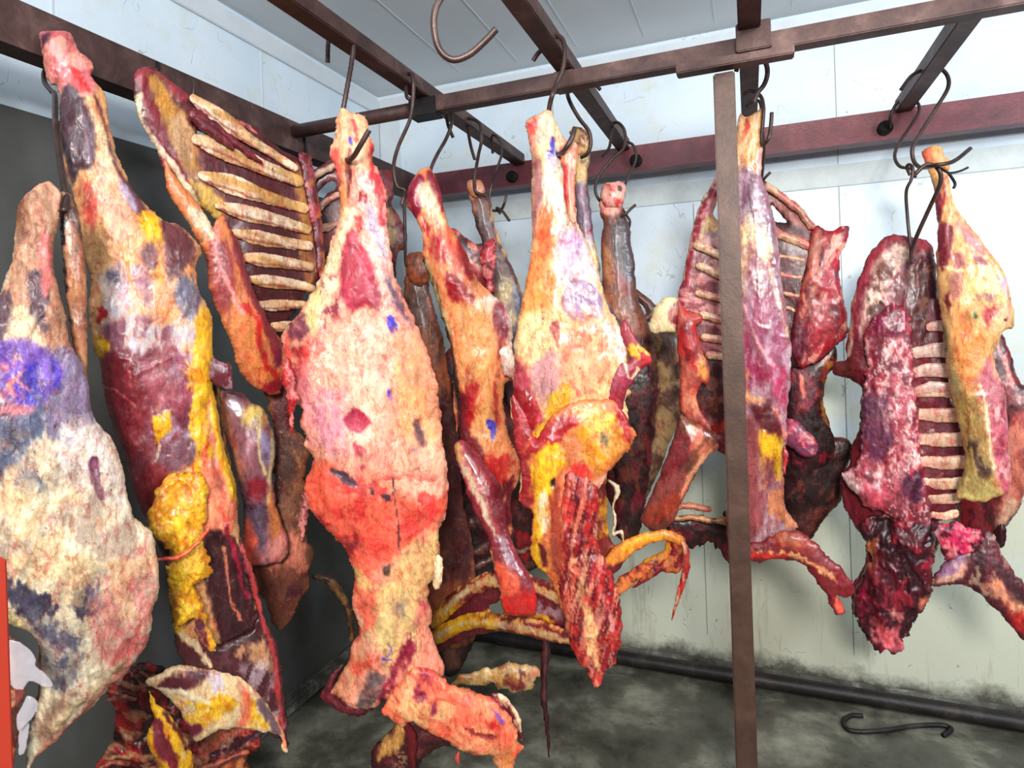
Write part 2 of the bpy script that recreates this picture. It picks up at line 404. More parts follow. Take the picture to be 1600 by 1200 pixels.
    def bvert(a, b):
        k = (a, b) if a < b else (b, a)
        if k in bv: return bv[k]
        (i0, j0), (i1, j1) = k; d0, d1 = D[i0, j0], D[i1, j1]; t = d0 / (d0 - d1 + 1e-12); t = min(max(t, .02), .98)
        bxy.append((gx[i0, j0] + (gx[i1, j1] - gx[i0, j0]) * t, gy[i0, j0] + (gy[i1, j1] - gy[i0, j0]) * t))
        bcol.append(C[i0, j0] if d0 > 0 else C[i1, j1])
        bv[k] = len(bxy) - 1; return bv[k]
    a, b, c, d = ins[:-1, :-1], ins[:-1, 1:], ins[1:, 1:], ins[1:, :-1]
    full = a & b & c & d; some = (a | b | c | d) & ~full
    fi, fj = np.nonzero(full)
    A_, B_, C_, D_ = idx[fi, fj], idx[fi, fj + 1], idx[fi + 1, fj + 1], idx[fi + 1, fj]
    faces = [tuple(t) for t in np.c_[A_, D_, C_, B_]] + [tuple(t) for t in np.c_[A_, B_, C_, D_] + nI]
    for i, j in zip(*np.nonzero(some)):
        cor = [(i, j), (i, j + 1), (i + 1, j + 1), (i + 1, j)]; front = []; bk = []
        for k in range(4):
            p, q = cor[k], cor[(k + 1) % 4]
            if ins[p]: front.append(idx[p]); bk.append(idx[p] + nI)
            if ins[p] != ins[q]:
                e = 2 * nI + bvert((int(p[0]), int(p[1])), (int(q[0]), int(q[1]))); front.append(e); bk.append(e)
        if len(front) >= 3: faces.append(tuple(front[::-1])); faces.append(tuple(bk))
    bxy = np.array(bxy); vbnd = fr.hit(bxy[:, 0], bxy[:, 1]) + fr.n * dz
    V_ = np.vstack([vf, vb, vbnd]); cc = s2l(np.vstack([cf, cf * .92, np.array(bcol)]))
    og = fr.O if parent is None else np.array(parent.location)
    me = bpy.data.meshes.new(name); me.from_pydata([tuple(v) for v in (V_ - og)], [], faces); me.update()
    ca = me.color_attributes.new('Col', 'FLOAT_COLOR', 'POINT')
    ca.data.foreach_set('color', np.c_[cc, np.ones(len(cc))].astype(np.float32).ravel())
    me.polygons.foreach_set('use_smooth', [True] * len(me.polygons)); me.materials.append(mat)
    o = bpy.data.objects.new(name, me); scene.collection.objects.link(o)
    if parent is not None: o.parent = parent
    else: o.location = og
    return o
def carcass(name, fr, label, cat='meat', group=None): return empty(name, tuple(fr.O), label, cat, group)

# ================================================================= the cold room
XW, YW, ZC = -1.85, 2.86, 2.84
XR, YF = 2.6, -2.2
box('floor', (XW - .1, YF, -.08), (XR, YW + .1, 0), MAT_FLOOR, kind='structure')
box('ceiling', (XW - .1, YF + 1.3, ZC), (XR, YW + .1, ZC + .08), MAT_CEIL, kind='structure')
box('wall_back', (XW - .1, YW, 0), (XR, YW + .08, ZC), MAT_WALL, kind='structure')
box('wall_left', (XW - .08, YF, 0), (XW, YW, ZC), MAT_WALL, kind='structure')
MAT_LOWSHADE = simple('shade_toned_lower_wall', (92, 93, 92), .20, .1, 3, .18, .05)  # shade of the lower left wall put into the colour of a dark sheet
box('trim_40', (XW, -.8, .056), (XW + .0025, YW - .11, 2.20), MAT_LOWSHADE, kind='structure')
def strip(name, lo, hi, mat, bev=0): return box(name, lo, hi, mat, kind='structure', bevel=bev)
strip('trim_1', (XW, YW - .012, ZC - .10), (XR, YW, ZC - .02), MAT_TRIM, .003)          # back cove
strip('trim_2', (XW, YF, ZC - .10), (XW + .012, YW - .013, ZC - .02), MAT_TRIM, .003)
strip('trim_3', (XW + .001, YW - .10, .1), (XW + .010, YW - .013, ZC - .10), MAT_TRIM, .002)   # corner strips
strip('trim_4', (XW + .011, YW - .010, .1), (XW + .13, YW - .001, ZC - .10), MAT_TRIM, .002)
strip('trim_5', (-1.2, YW - .008, 2.10), (XR, YW, 2.19), simple('cream_lap_strip', (200, 208, 208), .5), .002)
for n, x in ((6, -.86), (7, -.22), (8, .36), (9, 1.02)):
    strip('trim_%d' % n, (x - .0015, YW - .002, .16), (x + .0015, YW, 2.09 if n % 2 else 2.74), MAT_SEAM)
for n, y in ((10, .35), (11, 1.18), (12, 2.0)):
    strip('trim_%d' % n, (XW, y - .0035, 2.20), (XW + .002, y + .0035, 2.74), MAT_TRIM)
for n, x in enumerate((-1.3, -1.0, -.7, -.4, -.1, .2, .5, .8)):
    strip('trim_%d' % (13 + n), (x - .002, YF + 1.4, ZC - .002), (x + .002, YW - .1, ZC), MAT_TRIM)
MAT_KERB = rust_material('grimy_kerb', (40, 36, 32), (96, 94, 88), (170, 172, 170), 0, .5)
# skirting: low kerb against the wall and the pipe in front of it
strip('baseboard_back', (XW + .013, YW - .045, 0), (XR, YW, .055), MAT_KERB, .012)
strip('baseboard_left', (XW, YF, 0), (XW + .05, YW - .06, .055), MAT_KERB, .012)
pp = tube('floor_pipe', [(-1.74, YW - .085, .038), (-.6, YW - .085, .036), (.4, YW - .084, .038), (2.5, YW - .085, .037)], .030, MAT_DARK, seg=14)
tag(pp, 'long dark dirty pipe lying on the floor along the foot of the back wall', 'pipe')

# ---------------------------------------------------------------- welded hanging frame
fr_e = empty('hanging_frame', (-.5, 1.8, 2.33), 'rusty brown welded steel frame of overhead hanging rails with one post', 'meat rail frame')
fo = np.array([-.5, 1.8, 2.33])
def fbox(name, lo, hi, mat, bev=.003):
    o = box(name, lo, hi, mat, None, bevel=bev); o.data.transform(Matrix.Translation(Vector(-fo))); o.parent = fr_e; return o
for x in (-.985, -.495, .022, .565):
    fbox('rail', (x - .028, .25 if x > -1 else .25, 2.325), (x + .028, 2.70, 2.372), MAT_RAIL)
def hull_box(name, c0, c1, wy, wz, mat):   # straight bar from c0 to c1
    c0, c1 = np.array(c0), np.array(c1); vs = []
    for c in (c0, c1):
        for dy, dz in ((-wy, -wz), (wy, -wz), (wy, wz), (-wy, wz)): vs.append(c + np.array([0, dy, dz]))
    fs = [(0, 1, 2, 3), (7, 6, 5, 4), (0, 4, 5, 1), (1, 5, 6, 2), (2, 6, 7, 3), (3, 7, 4, 0)]
    return mesh_obj(name, [v - fo for v in vs], fs, mat, fr_e)
v, f = tube_data([(-1.52, 1.80, 2.298), (-.99, 1.80, 2.298)], .024, 14)
mesh_obj('cross_pipe', [np.array(q) - fo for q in v], f, MAT_RAIL, fr_e, smooth=True)
fbox('cross_rail', (-.99, 1.775, 2.274), (1.5, 1.825, 2.322), MAT_RAIL)
fbox('joint_plate', (-.17, 1.755, 2.246), (.13, 1.80, 2.272), MAT_RAIL)
fbox('joint_plate', (-.012, 1.745, 2.27), (.075, 1.774, 2.345), MAT_RAIL)
fbox('joint_plate', (-1.03, 1.77, 2.262), (-.93, 1.83, 2.322), MAT_DARK)
fbox('joint_plate', (-.53, 1.77, 2.272), (-.465, 1.83, 2.322), MAT_RAIL)
fbox('post', (-.075, 1.80, 0), (-.018, 1.85, 2.245), MAT_POST, .004)
fbox('foot_plate', (-.12, 1.76, 0), (.03, 1.89, .008), MAT_POST)
# channel beams along the left and the back wall
def channel(name, a, b, axis):
    """C-section 100 mm high, open side towards the wall"""
    sec = [(0, -.055), (.07, -.055), (.07, -.047), (.008, -.047), (.008, .047), (.07, .047), (.07, .055), (0, .055)]
    vs = []
    for c in (a, b):
        for u_, z_ in sec:
            vs.append(np.array(c) + (np.array([-u_, 0, z_]) if axis == 'y' else np.array([0, u_, z_])))
    n = len(sec); fs = [(i, (i + 1) % n, n + (i + 1) % n, n + i) for i in range(n)] + [tuple(range(n))[::-1], tuple(range(n, 2 * n))]
    return mesh_obj(name, [q - fo for q in vs], fs, MAT_BEAM if axis == 'x' else MAT_RAIL, fr_e)
channel('wall_beam', (-1.53, -.6, 2.285), (-1.53, 2.78, 2.285), 'y')
channel('wall_beam', (-1.60, 2.70, 2.285), (2.3, 2.70, 2.285), 'x')
for x in (-1.02, -.44, .50):
    v, f = tube_data([(x, 2.675, 2.27), (x, 2.72, 2.27)], .026, 16); a = mesh_obj('pipe_socket', [np.array(q) - fo for q in v], f, MAT_DARK, fr_e, smooth=True)
    v, f = tube_data([(x, 2.6735, 2.27), (x, 2.676, 2.27)], .019, 16); b = mesh_obj('socket_hole', [np.array(q) - fo for q in v], f, MAT_HOLE, a)
for y in (1.25, 1.86): fbox('beam_rib', (-1.53, y - .004, 2.235), (-1.522, y + .004, 2.335), MAT_DARK, 0)

# orange-red door edge at the left foreground
d0 = at(-14, 880, .80)
de = box('door_1', (d0[0] - .05, d0[1] - .02, 0), (d0[0], d0[1] + .02, 1.27), MAT_ORANGE, kind='structure', bevel=.004)
YC = .5

# ================================================================= the hanging meat
c1 = lambda s: pxs(s, (0, 0), .5)
c2 = lambda s: pxs(s, (0, 600), .5)
c3 = lambda s: pxs(s, (200, 80), .467)
c4 = lambda s: pxs(s, (400, 150), .4585)
c5 = lambda s: pxs(s, (400, 650), .4582)
c6 = lambda s: pxs(s, (620, 150), .4583)
c7 = lambda s: pxs(s, (660, 600), .4582)
r1 = lambda s: pxs(s, (980, 140), .3834)
r2 = lambda s: pxs(s, (980, 540), .3834)
r3 = lambda s: pxs(s, (1280, 200), .35)
r4 = lambda s: pxs(s, (1280, 600), .35)
t1 = lambda s: pxs(s, (400, 100), .25)
t2 = lambda s: pxs(s, (0, 900), .2875)
t3 = lambda s: pxs(s, (320, 560), .25)
t4 = lambda s: pxs(s, (560, 950), .2083)
t5 = lambda s: pxs(s, (1180, 500), .3333)
px = lambda s: pxs(s)
cat_ = np.concatenate

# ---- A: big pale quarter at the far left
fr = Frame(100, 720, 1.22)
A = carcass('beef_quarter', fr, 'big pale fat-covered beef quarter with violet ink stain, at the left edge')
piece('side', fr, px('68,284 84,288 95,303 92,340 84,380 84,420 92,455 102,490 110,535 128,570 140,610 146,650 167,676 186,710 196,755 206,800 222,818 238,832 244,870 249,900 247,930 237,955 236,985 228,1008 212,1030 201,1041 190,1062 174,1066 166,1078 148,1098 118,1124 86,1158 58,1184 44,1204 42,1180 48,1140 58,1100 66,1060 62,1010 46,985 20,975 0,965 -40,960 -80,900 -80,620 -40,520 -12,490 6,440 20,400 24,360 26,330 40,305'), (228, 216, 184), [
    P((188, 142, 112), px('20,280 110,280 110,420 125,520 150,600 60,560 -30,560 -10,480 20,400'), 20, 8),
    P((84, 60, 72), px('44,430 66,420 76,470 70,520 52,500'), 12, 8),
    P((92, 66, 78), px('-10,470 16,460 22,520 0,545 -20,530'), 12, 8),
    P('brown', px('26,330 34,312 44,330 40,370 30,380'), 8, 5, mo=.3),
    P((232, 120, 120), px('60,380 80,370 84,430 70,470 64,430'), 12, 6, mo=.5),
    P('cream', px('24,480 60,500 70,540 40,550 10,530'), 12, 8, mo=.4),
    P((132, 118, 148), px('60,560 125,550 145,620 152,665 120,690 86,680 70,640'), 18, 10),
    P((80, 88, 116), px('-40,640 10,620 60,615 74,660 50,690 26,730 -40,740'), 16, 12),
    P((112, 118, 140), px('20,720 50,715 74,745 66,764 30,750'), 14, 10, mo=.4),
    M((236, 120, 128), 26, 26, .5, .8, 0, px('-20,575 30,560 60,600 50,640 -20,640')),
    M('violet', 30, 34, .42, .9, 0, px('-20,545 40,530 88,560 92,600 60,628 20,625 -20,600')),
    M('ink', 14, 18, .52, .9, 0, px('30,580 84,560 92,600 60,626 30,620')),
    P((226, 216, 206), px('110,640 170,680 190,740 200,800 120,740 90,700'), 20, 12, mo=.5),
    P((122, 62, 92), px('137,716 150,708 154,730 160,760 163,776 154,774 143,750'), 4, 3, dh=-.006),
    P((70, 66, 86), px('5,880 50,905 84,930 60,950 30,945 10,920'), 12, 14),
    P((72, 68, 88), px('112,905 148,900 160,930 150,955 118,950 104,930'), 12, 14),
    P((96, 94, 110), px('30,935 80,950 120,1000 110,1060 70,1050 56,980'), 24, 14, mo=.5),
    P((92, 90, 104), px('92,975 125,980 118,1000 96,995'), 10, 8),
    P((236, 158, 144), px('150,900 210,860 240,850 246,920 230,990 200,1030 170,1040 150,1000 140,950'), 26, 14, mo=.45),
    M((212, 84, 84), 22, 50, .58, .6, .5, px('190,900 246,880 236,1000 200,1044 170,1060 180,980')),
    M((150, 106, 84), 34, 50, .5, .7, .8, px('90,1080 180,1030 190,1060 120,1120 50,1190 40,1180')),
    M((150, 126, 116), 30, 30, .6, .55, 0, px('0,640 200,760 230,900 0,900')),
    M((240, 204, 150), 34, 34, .56, .6, 0, px('60,720 240,860 240,960 40,900 0,760')),
    P((232, 218, 160), px('2,930 42,960 36,990 4,985'), 6, 4),
    L((200, 130, 110), px('60,1180 110,1130 150,1080 210,1030'), 12, 8, 6, dh=.01),
    L((206, 180, 140), px('80,1130 130,1080 190,1020'), 10, 8, 6, dh=.012),
    L((190, 150, 130), px('110,1150 60,1180'), 12, 8, 6, dh=-.008),
], th=.42, parent=A, mat=MAT_FAT, maxh=.12, rel=.006)
piece('heel_tendon', fr, px('94,296 112,300 124,330 132,380 136,450 138,540 136,610 128,640 118,560 108,500 100,430 96,380 92,330'), (150, 96, 66), [
    M('umber', 26, 60, .5, .8), M('tan', 24, 60, .6, .6), L('black', px('98,330 98,420 104,500'), 8, 5)], th=.6, parent=A, dz=-.03)
piece('skin_flap', fr, px('64,1000 120,1020 170,1070 150,1096 110,1128 70,1170 44,1204 40,1204 50,1130 60,1080'), (176, 130, 104), [
    M((116, 74, 56), 40, 14, .5, .8, -.7), M((214, 170, 140), 40, 16, .6, .7, -.7)], th=.4, parent=A, dz=-.03, mat=MAT_FAT, maxh=.03)

# ---- B: tall quarter with bright yellow fat
fr = Frame(230, 560, 1.52, yaw=.05)
B = carcass('beef_hindquarter', fr, 'tall hindquarter with dark shank and bright yellow kidney fat, hanging second from the left')
piece('leg', fr, cat_([c1('122,104 150,98 205,100 228,118 250,165 292,200 286,236 318,280 334,310 340,380 362,470 385,530 420,600 470,655 510,690 560,705 600,740 630,790 612,840 626,920 655,970 664,1040 664,1120 660,1200'),
    px('340,640 350,700 368,760 372,820 384,880 398,930 396,980 330,1010 280,1020 268,950 262,900 250,860 232,820 206,760 190,700 168,640 156,570'),
    c1('290,1080 276,960 282,880 262,800 250,700 228,610 205,540 186,440 184,290 160,262 140,226 128,150')]), (226, 168, 112), [
    P('pink', c1('120,100 230,110 290,200 290,300 240,300 180,280 130,200'), 10, 8, mo=.2),
    M('rose', 20, 22, .5, .8, 0, c1('120,100 230,110 290,200 290,300 240,300 180,280')),
    P('plum', c1('122,110 150,112 160,140 135,150'), 8, 4, mo=.2),
    P('brightred', c1('216,226 246,230 280,296 260,306 236,280'), 6, 6, mo=.4),
    P((78, 56, 66), c1('188,300 220,280 262,330 296,400 300,470 286,540 250,545 226,590 205,520 190,420'), 8, 5, dh=.004),
    P((120, 100, 112), c1('262,360 290,420 292,500 268,530 262,440'), 12, 5),
    P('cream', c1('270,330 310,380 350,470 370,540 350,600 300,560 302,440'), 10, 6),
    P((98, 52, 60), c1('296,310 316,340 334,420 376,540 430,600 470,690 450,700 400,640 350,500'), 8, 4),
    P((206, 70, 62), c1('262,570 296,610 310,690 290,720 260,650'), 16, 8, mo=.3),
    P((236, 176, 142), c1('300,570 370,590 420,690 400,760 350,760 320,680'), 20, 8),
    P('lilac', c1('370,560 400,590 426,660 410,668 380,620'), 10, 4),
    P('yellow', c1('436,690 470,670 498,700 496,780 470,770 440,730'), 12, 8),
    P('gold', c1('470,760 500,760 498,880 476,860'), 10, 8),
    P((110, 60, 66), c1('440,790 470,762 486,790 480,850 450,840'), 8, 4),
    P((100, 50, 54), c1('500,690 560,710 610,780 590,840 530,880 508,830'), 12, 6),
    P('orange', c1('500,960 560,870 610,850 560,900 520,1000 500,1040'), 14, 6, mo=.2),
    P('silver', c1('320,860 370,835 400,880 400,960 350,1000 320,930'), 14, 8, mo=.3),
    P((98, 84, 104), c1('330,850 366,840 372,880 336,880'), 12, 6),
    P('mauve', c1('410,850 440,840 480,900 460,960 430,930'), 14, 6, mo=.3),
    P((110, 106, 124), c1('545,880 600,870 626,930 600,1010 556,990'), 12, 8, mo=.2),
    P('silver', c1('340,990 430,960 500,1020 600,1010 590,1080 520,1160 440,1200 340,1160 310,1060'), 26, 12, mo=.3),
    M((128, 60, 78), 16, 40, .52, .8, .2, c1('320,1020 500,1000 560,1100 560,1200 300,1200')),
    P('blood', c1('300,960 330,965 338,995 304,1000'), 6, 6),
    P('yellow', c1('292,1062 330,1056 350,1090 320,1130 296,1120'), 8, 8, dh=.006),
    P((132, 58, 70), px('150,565 230,545 300,560 306,640 296,700 250,745 215,790 160,650'), 14, 8), M('lilac', 18, 30, .56, .7, .3, px('190,560 300,550 300,700 230,690')), P('yellow', px('300,500 325,480 332,560 330,610 316,650 300,600'), 8, 8, mo=.3),
    L('cream', px('246,560 262,600 280,650'), [3, 6, 3], 3, 6, mo=.3), L('orange', px('240,640 262,600 300,580'), 3, 3, 5, mo=.4), P((96, 36, 50), px('262,590 296,584 300,640 282,668 268,640'), 10, 6), M('rose', 10, 20, .6, .6, .3, px('296,600 340,600 372,820 310,820')),
    P((124, 34, 46), px('156,570 190,548 220,590 226,640 214,690 204,720 182,700 168,650'), 8, 5, dh=.006),
    L((196, 90, 96), px('160,604 184,610 208,630'), 2.5, 2, 3),
    P((150, 70, 84), px('222,560 280,560 300,600 280,640 240,630'), 16, 8, mo=.4),
    P('yellow', px('290,560 330,560 332,610 316,650 326,690 310,740 290,720 296,640'), 8, 10, dh=.008),
    P('yellow', px('236,650 262,640 264,668 240,690'), 6, 6, dh=.006),
    P((122, 84, 96), px('250,690 296,680 300,712 262,735 240,720'), 8, 5, mo=.2),
    L('cream', px('246,692 232,730 206,750'), 5, 4, 4, mo=.3),
    P((128, 38, 46), px('206,750 240,720 262,738 250,780 226,814 210,790'), 6, 5),
    M('brightred', 16, 30, .58, .8, 0, px('290,690 350,680 370,790 340,830 310,800')),
    P('salmon', px('300,720 352,720 372,770 350,830 312,826 306,780'), 8, 10, mo=.55, dh=.01),
    P('yellow', px('326,620 340,612 350,680 366,730 366,780 350,760 336,700'), 6, 6, dh=.01),
    P((62, 28, 34), px('312,830 350,826 384,870 396,930 400,990 350,1010 330,960'), 10, 6, dh=-.01),
    P((52, 22, 28), px('232,826 262,830 262,880 250,880'), 8, 5),
    L((150, 30, 54), px('350,816 366,870 384,930'), 7, 4, 5), L((206, 120, 90), px('346,850 358,930 372,960'), 4, 3, 4),
], th=.5, parent=B, maxh=.10, rel=.005)
piece('kidney_fat', fr, px('228,800 236,770 256,738 296,730 316,742 318,790 310,830 326,870 324,884 308,892 300,900 314,940 328,990 324,998 306,990 296,950 276,960 272,930 262,910 256,880 262,850 240,830'), 'yellow', [
    M('gold', 22, 30, .5, .8, 0, dh=-.006), M((250, 216, 80), 16, 20, .6, .7, dh=.004), P((98, 40, 56), px('288,960 300,948 314,958 316,1000 296,990'), 5, 4, dh=-.01),
    P((90, 40, 50), px('236,830 256,832 250,856 240,850'), 5, 3), V('orange', 20, 30, .93, .5)], th=.45, parent=B, dz=.075, rag=4, rel=.006)
piece('inner_skin', fr, px('318,640 330,612 345,602 352,640 358,690 366,730 374,770 376,800 352,790 338,750 326,700'), (66, 52, 24), [M('gold', 12, 50, .58, .6), L('yellow', px('322,640 326,690 340,745 360,790'), 6, 4, 4)], th=.3, parent=B, dz=-.05, maxh=.02)
piece('loose_muscle', fr, px('318,548 334,560 346,566 360,572 362,606 346,604 330,598 316,580'), (96, 36, 48), [M('silver', 8, 12, .6, .5)], th=.5, parent=B, dz=.02, mat=MAT_WET, rag=1.8)
L_ = px('240,850 270,848 300,826 316,806')
piece('blood_vessel', fr, L_, (226, 110, 60), [M('brightred', 16, 16, .5, .7)], th=.9, parent=B, dz=.125, widths=[5, 7, 6, 5])
piece('side_flap', fr, px('262,905 285,910 300,945 330,990 352,1000 390,980 400,950 384,900 370,850 372,840 392,880 412,960 424,985 436,1030 444,1100 446,1160 440,1168 434,1150 420,1140 400,1120 380,1070 340,1060 300,1050 276,1010'), (78, 34, 40), [
    P((66, 28, 34), px('320,900 400,900 410,1010 330,1010'), 14, 6), P('yellow', px('264,912 290,920 312,950 330,1000 316,1000 300,960 286,990 276,990 268,950'), 6, 6),
    P((92, 34, 52), px('296,950 312,954 324,1000 310,1010 294,990'), 6, 4), L('cream', px('280,980 305,1000 326,1030'), 9, 5, 5),
    P('tan', px('364,1010 410,990 420,1040 400,1036'), 8, 8, mo=.4), L((180, 60, 60), px('376,850 392,900 408,960 424,1020 436,1130'), 6, 5, 5),
    M('silver', 10, 34, .58, .6, .3, px('370,1030 420,1020 440,1130 410,1120'))], th=.3, parent=B, dz=.02, maxh=.05, rag=3)
piece('lower_ribs', fr, t2('785,545 860,500 960,460 1100,470 1250,500 1300,520 1420,640 1500,750 1550,900 1550,925 1520,910 1510,840 1400,810 1300,790 1180,800 1100,850 1040,860 990,740 920,640 840,580'), 'fat', [
    P((92, 34, 44), t2('840,570 930,500 1060,480 1120,500 1000,570 900,580'), 8, 6), L('bone', t2('830,580 980,590 1120,640'), 8, 4, 4, dh=.006),
    P('yellow', t2('930,615 1120,640 1130,590 1250,600 1240,680 1130,670 1000,650'), 6, 8, dh=.004), P('yellow', t2('990,740 1120,650 1180,720 1060,780 1010,760'), 10, 8, mo=.3),
    P((110, 40, 60), t2('1000,760 1100,740 1110,790 1040,850'), 8, 5), P('yellow', t2('1300,600 1380,660 1440,800 1340,790'), 12, 10, mo=.4),
    P('coral', t2('1290,540 1340,640 1330,780 1280,760 1290,650'), 10, 8, mo=.3), P('silver', t2('1130,500 1200,500 1200,580 1130,590'), 10, 8, mo=.3),
    L((120, 96, 104), t2('1400,660 1470,760 1500,810'), 14, 6, 6), L('salmon', t2('1460,640 1520,780 1540,900'), 8, 5, 5)], th=.35, parent=B, dz=.03, maxh=.05)
piece('rib_end', fr, t2('800,545 830,600 880,650 960,740 1000,820 1030,940 1028,1060 940,1060 900,1000 850,940 800,850 795,760 830,680 800,640'), 'yellow', [
    P((120, 40, 54), t2('810,690 850,670 900,780 950,880 940,950 880,900 830,820'), 6, 6, dh=-.008), M('bone', 20, 30, .55, .8, 0, t2('950,740 1000,800 1030,960 1020,1060 960,960 980,860')),
    M('brightred', 10, 16, .6, .8, 0, t2('860,870 940,900 940,960 880,920')), L((90, 30, 40), t2('880,660 960,760 1000,840'), 5, 3, 3)], th=.6, parent=B, dz=.07, rag=2.6)

# ---- S: dark bloody rib piece below, at the bottom left
fr = Frame(260, 1120, 1.72)
S = carcass('beef_cut', fr, 'dark bloody neck end with broken bones, bottom left below the yellow-fat hindquarter')
piece('meat', fr, t2('720,480 880,500 1000,640 1060,820 1200,790 1400,800 1440,830 1400,930 1350,1000 1330,1080 560,1090 580,950 610,900 620,720 580,640 600,560'), (108, 20, 30), [
    M((190, 40, 44), 20, 24, .52, .8), M((40, 10, 16), 24, 20, .55, .9, dh=-.006), M('tan', 40, 14, .66, .8, .2), P('salmon', t2('1060,900 1180,830 1330,800 1400,830 1300,860 1180,900 1120,960'), 8, 8, mo=.3),
    L((70, 30, 50), t2('1140,950 1300,890 1430,850'), 9, 4, 4), P((196, 120, 70), t2('1160,980 1300,930 1330,1060 1180,1080'), 12, 10, mo=.4), L('tan', t2('580,985 660,960 720,930'), 6, 4, 4, dh=.01),
    L('cream', t2('1110,1060 1170,1020'), 8, 4, 3, dh=.008)], th=.4, parent=S, maxh=.08, rel=.01, rag=4)
for a, b_, c_ in (('600,600 660,590 740,600', 6, (196, 120, 100)), ('560,960 620,930 700,940', 6, (200, 130, 90)), ('1100,960 1200,930 1320,880', 8, (206, 110, 80))):
    piece('rib', fr, t2(a), c_, [M('maroon', 12, 12, .55, .6)], th=.8, parent=S, dz=.07, widths=[b_, b_ * 1.3, b_])

# ---- C: open rib side with brisket
fr = Frame(370, 320, 1.76, yaw=YC)
Cc = carcass('beef_forequarter', fr, 'forequarter showing a fan of pale ribs, high at left behind the tall hindquarter')
piece('rib_wall', fr, c3('22,70 60,50 100,62 150,105 215,150 330,220 380,240 440,262 470,300 540,345 600,372 606,460 622,520 640,620 646,740 600,800 560,870 520,920 500,990 470,980 440,900 400,820 350,700 320,600 290,560 240,520 130,420 95,330 60,270 30,200 20,130'), (86, 34, 40), [
    P((150, 52, 62), c3('22,70 60,50 140,100 200,150 150,170 100,80 60,90 40,140'), 6, 4, dh=.006),
    P('ochre', c3('60,95 110,90 150,170 200,230 215,300 230,420 180,400 140,330 110,250 80,180'), 14, 6, mo=.2),
    P((190, 150, 110), c3('130,230 200,230 220,330 190,380 150,330'), 16, 6),
    P((126, 34, 46), c3('40,110 60,100 70,170 110,260 140,330 190,420 240,500 270,540 250,560 190,480 110,370 70,270 50,200'), 6, 5),
    L('bone', c3('30,150 36,220 70,290 110,340 170,430 230,520'), 9, 4, 3, dh=.008),
    P((90, 36, 46), c3('190,230 240,240 330,290 340,340 270,310'), 6, 4),
    P((206, 170, 80), c3('200,420 260,450 320,520 300,560 240,520'), 12, 6),
    P((190, 130, 60), c3('540,390 600,400 600,520 612,640 616,760 590,820 570,740 560,560 552,460'), 12, 8, mo=.3),
    P((90, 22, 34), c3('560,350 600,372 610,470 640,620 646,740 622,760 612,620 590,470'), 8, 6, dh=.01),
    P((62, 22, 28), c3('380,640 560,640 580,860 520,960 440,880'), 40, 10, a=.35),
], th=.25, parent=Cc, maxh=.022, rel=.003, holes=[c3('228,262 262,278 330,325 372,352 366,362 310,335 262,305 232,285')])
ribs = [('205,165 300,235 400,305 545,395', 22, 12), ('215,300 300,330 420,385 556,440', 26, 18), ('235,420 330,450 440,490 575,530', 24, 16), ('290,520 380,545 480,570 585,600', 20, 15),
        ('335,610 410,625 490,640 590,655', 18, 15), ('360,690 430,700 510,710 596,725', 17, 14), ('385,765 450,772 530,780 600,795', 16, 13), ('410,850 470,852 540,850 590,850', 14, 11), ('445,925 490,922 540,915', 13, 10)]
for a, w0, w1 in ribs:
    piece('rib', fr, c3(a), (218, 180, 138), [M((238, 222, 196), 40, 10, .5, .8, .4), M('ochre', 50, 10, .6, .6, .4), L((150, 84, 70), c3(a) + np.array([0, w0 * .36]), 3, 3, 2)], th=.24, parent=Cc, dz=.0225, widths=[w0 * .6, w0 * 1.3, w0 * 1.3, w0 * 1.25, w1 * 1.35, w1 * 1.3, w1], rag=.7, rel=.0008)
piece('muscle_strip', fr, c3('200,222 270,262 330,312 380,350 424,384'), (120, 36, 48), [M('maroon', 20, 10, .5, .7)], th=.7, parent=Cc, dz=.036, widths=[20, 13, 10, 9, 5])
piece('muscle_strip', fr, c3('196,230 250,270 300,305 330,335'), (100, 30, 42), [], th=.7, parent=Cc, dz=.036, widths=[14, 18, 14, 6])
piece('brisket', fr, c3('95,370 130,420 190,500 240,560 256,600 290,545 310,590 345,650 372,740 402,830 440,890 470,950 500,1000 508,1050 490,1090 484,1136 450,1146 410,1128 370,1100 342,1050 330,1000 300,930 270,860 248,790 240,700 200,620 150,540 110,470'), (214, 128, 78), [
    P((136, 42, 52), c3('290,545 345,650 402,830 470,950 476,1000 450,1040 420,960 390,880 350,780 320,680'), 8, 5, dh=.004),
    P((150, 60, 60), c3('248,640 290,660 320,760 320,860 300,900 262,820 244,740'), 14, 8), P('orange', c3('300,850 350,840 400,930 420,1040 470,1090 440,1120 380,1080 340,1010'), 14, 8, mo=.2),
    L('brightred', c3('350,860 385,900 395,980 420,1050 460,1080'), 9, 6, 6), P((110, 20, 54), c3('448,1005 478,1000 480,1050 456,1056'), 5, 4), P('bone', c3('110,440 150,500 230,560 256,600 236,640 180,560'), 10, 6, mo=.2),
    P((240, 160, 120), c3('480,1000 506,1000 500,1060 482,1060'), 6, 6), L('pink', c3('256,560 262,700 300,800 340,880'), 7, 6, 5), P((170, 30, 50), c3('400,1110 484,1090 484,1140 440,1146'), 8, 6),
], th=.5, parent=Cc, dz=.04, maxh=.06)
piece('chine_bone', fr, c3('560,350 596,352 606,400 628,520 640,640 645,740 628,760 612,660 590,520 570,430'), (98, 24, 36), [M('rose', 12, 20, .56, .7), M('gold', 12, 20, .62, .6)], th=.6, parent=Cc, dz=.02)
piece('fat_lump', fr, c3('355,235 372,228 430,262 452,290 430,292 380,262'), (196, 110, 100), [M('maroon', 10, 10, .5, .8)], th=.6, parent=Cc, dz=.0)

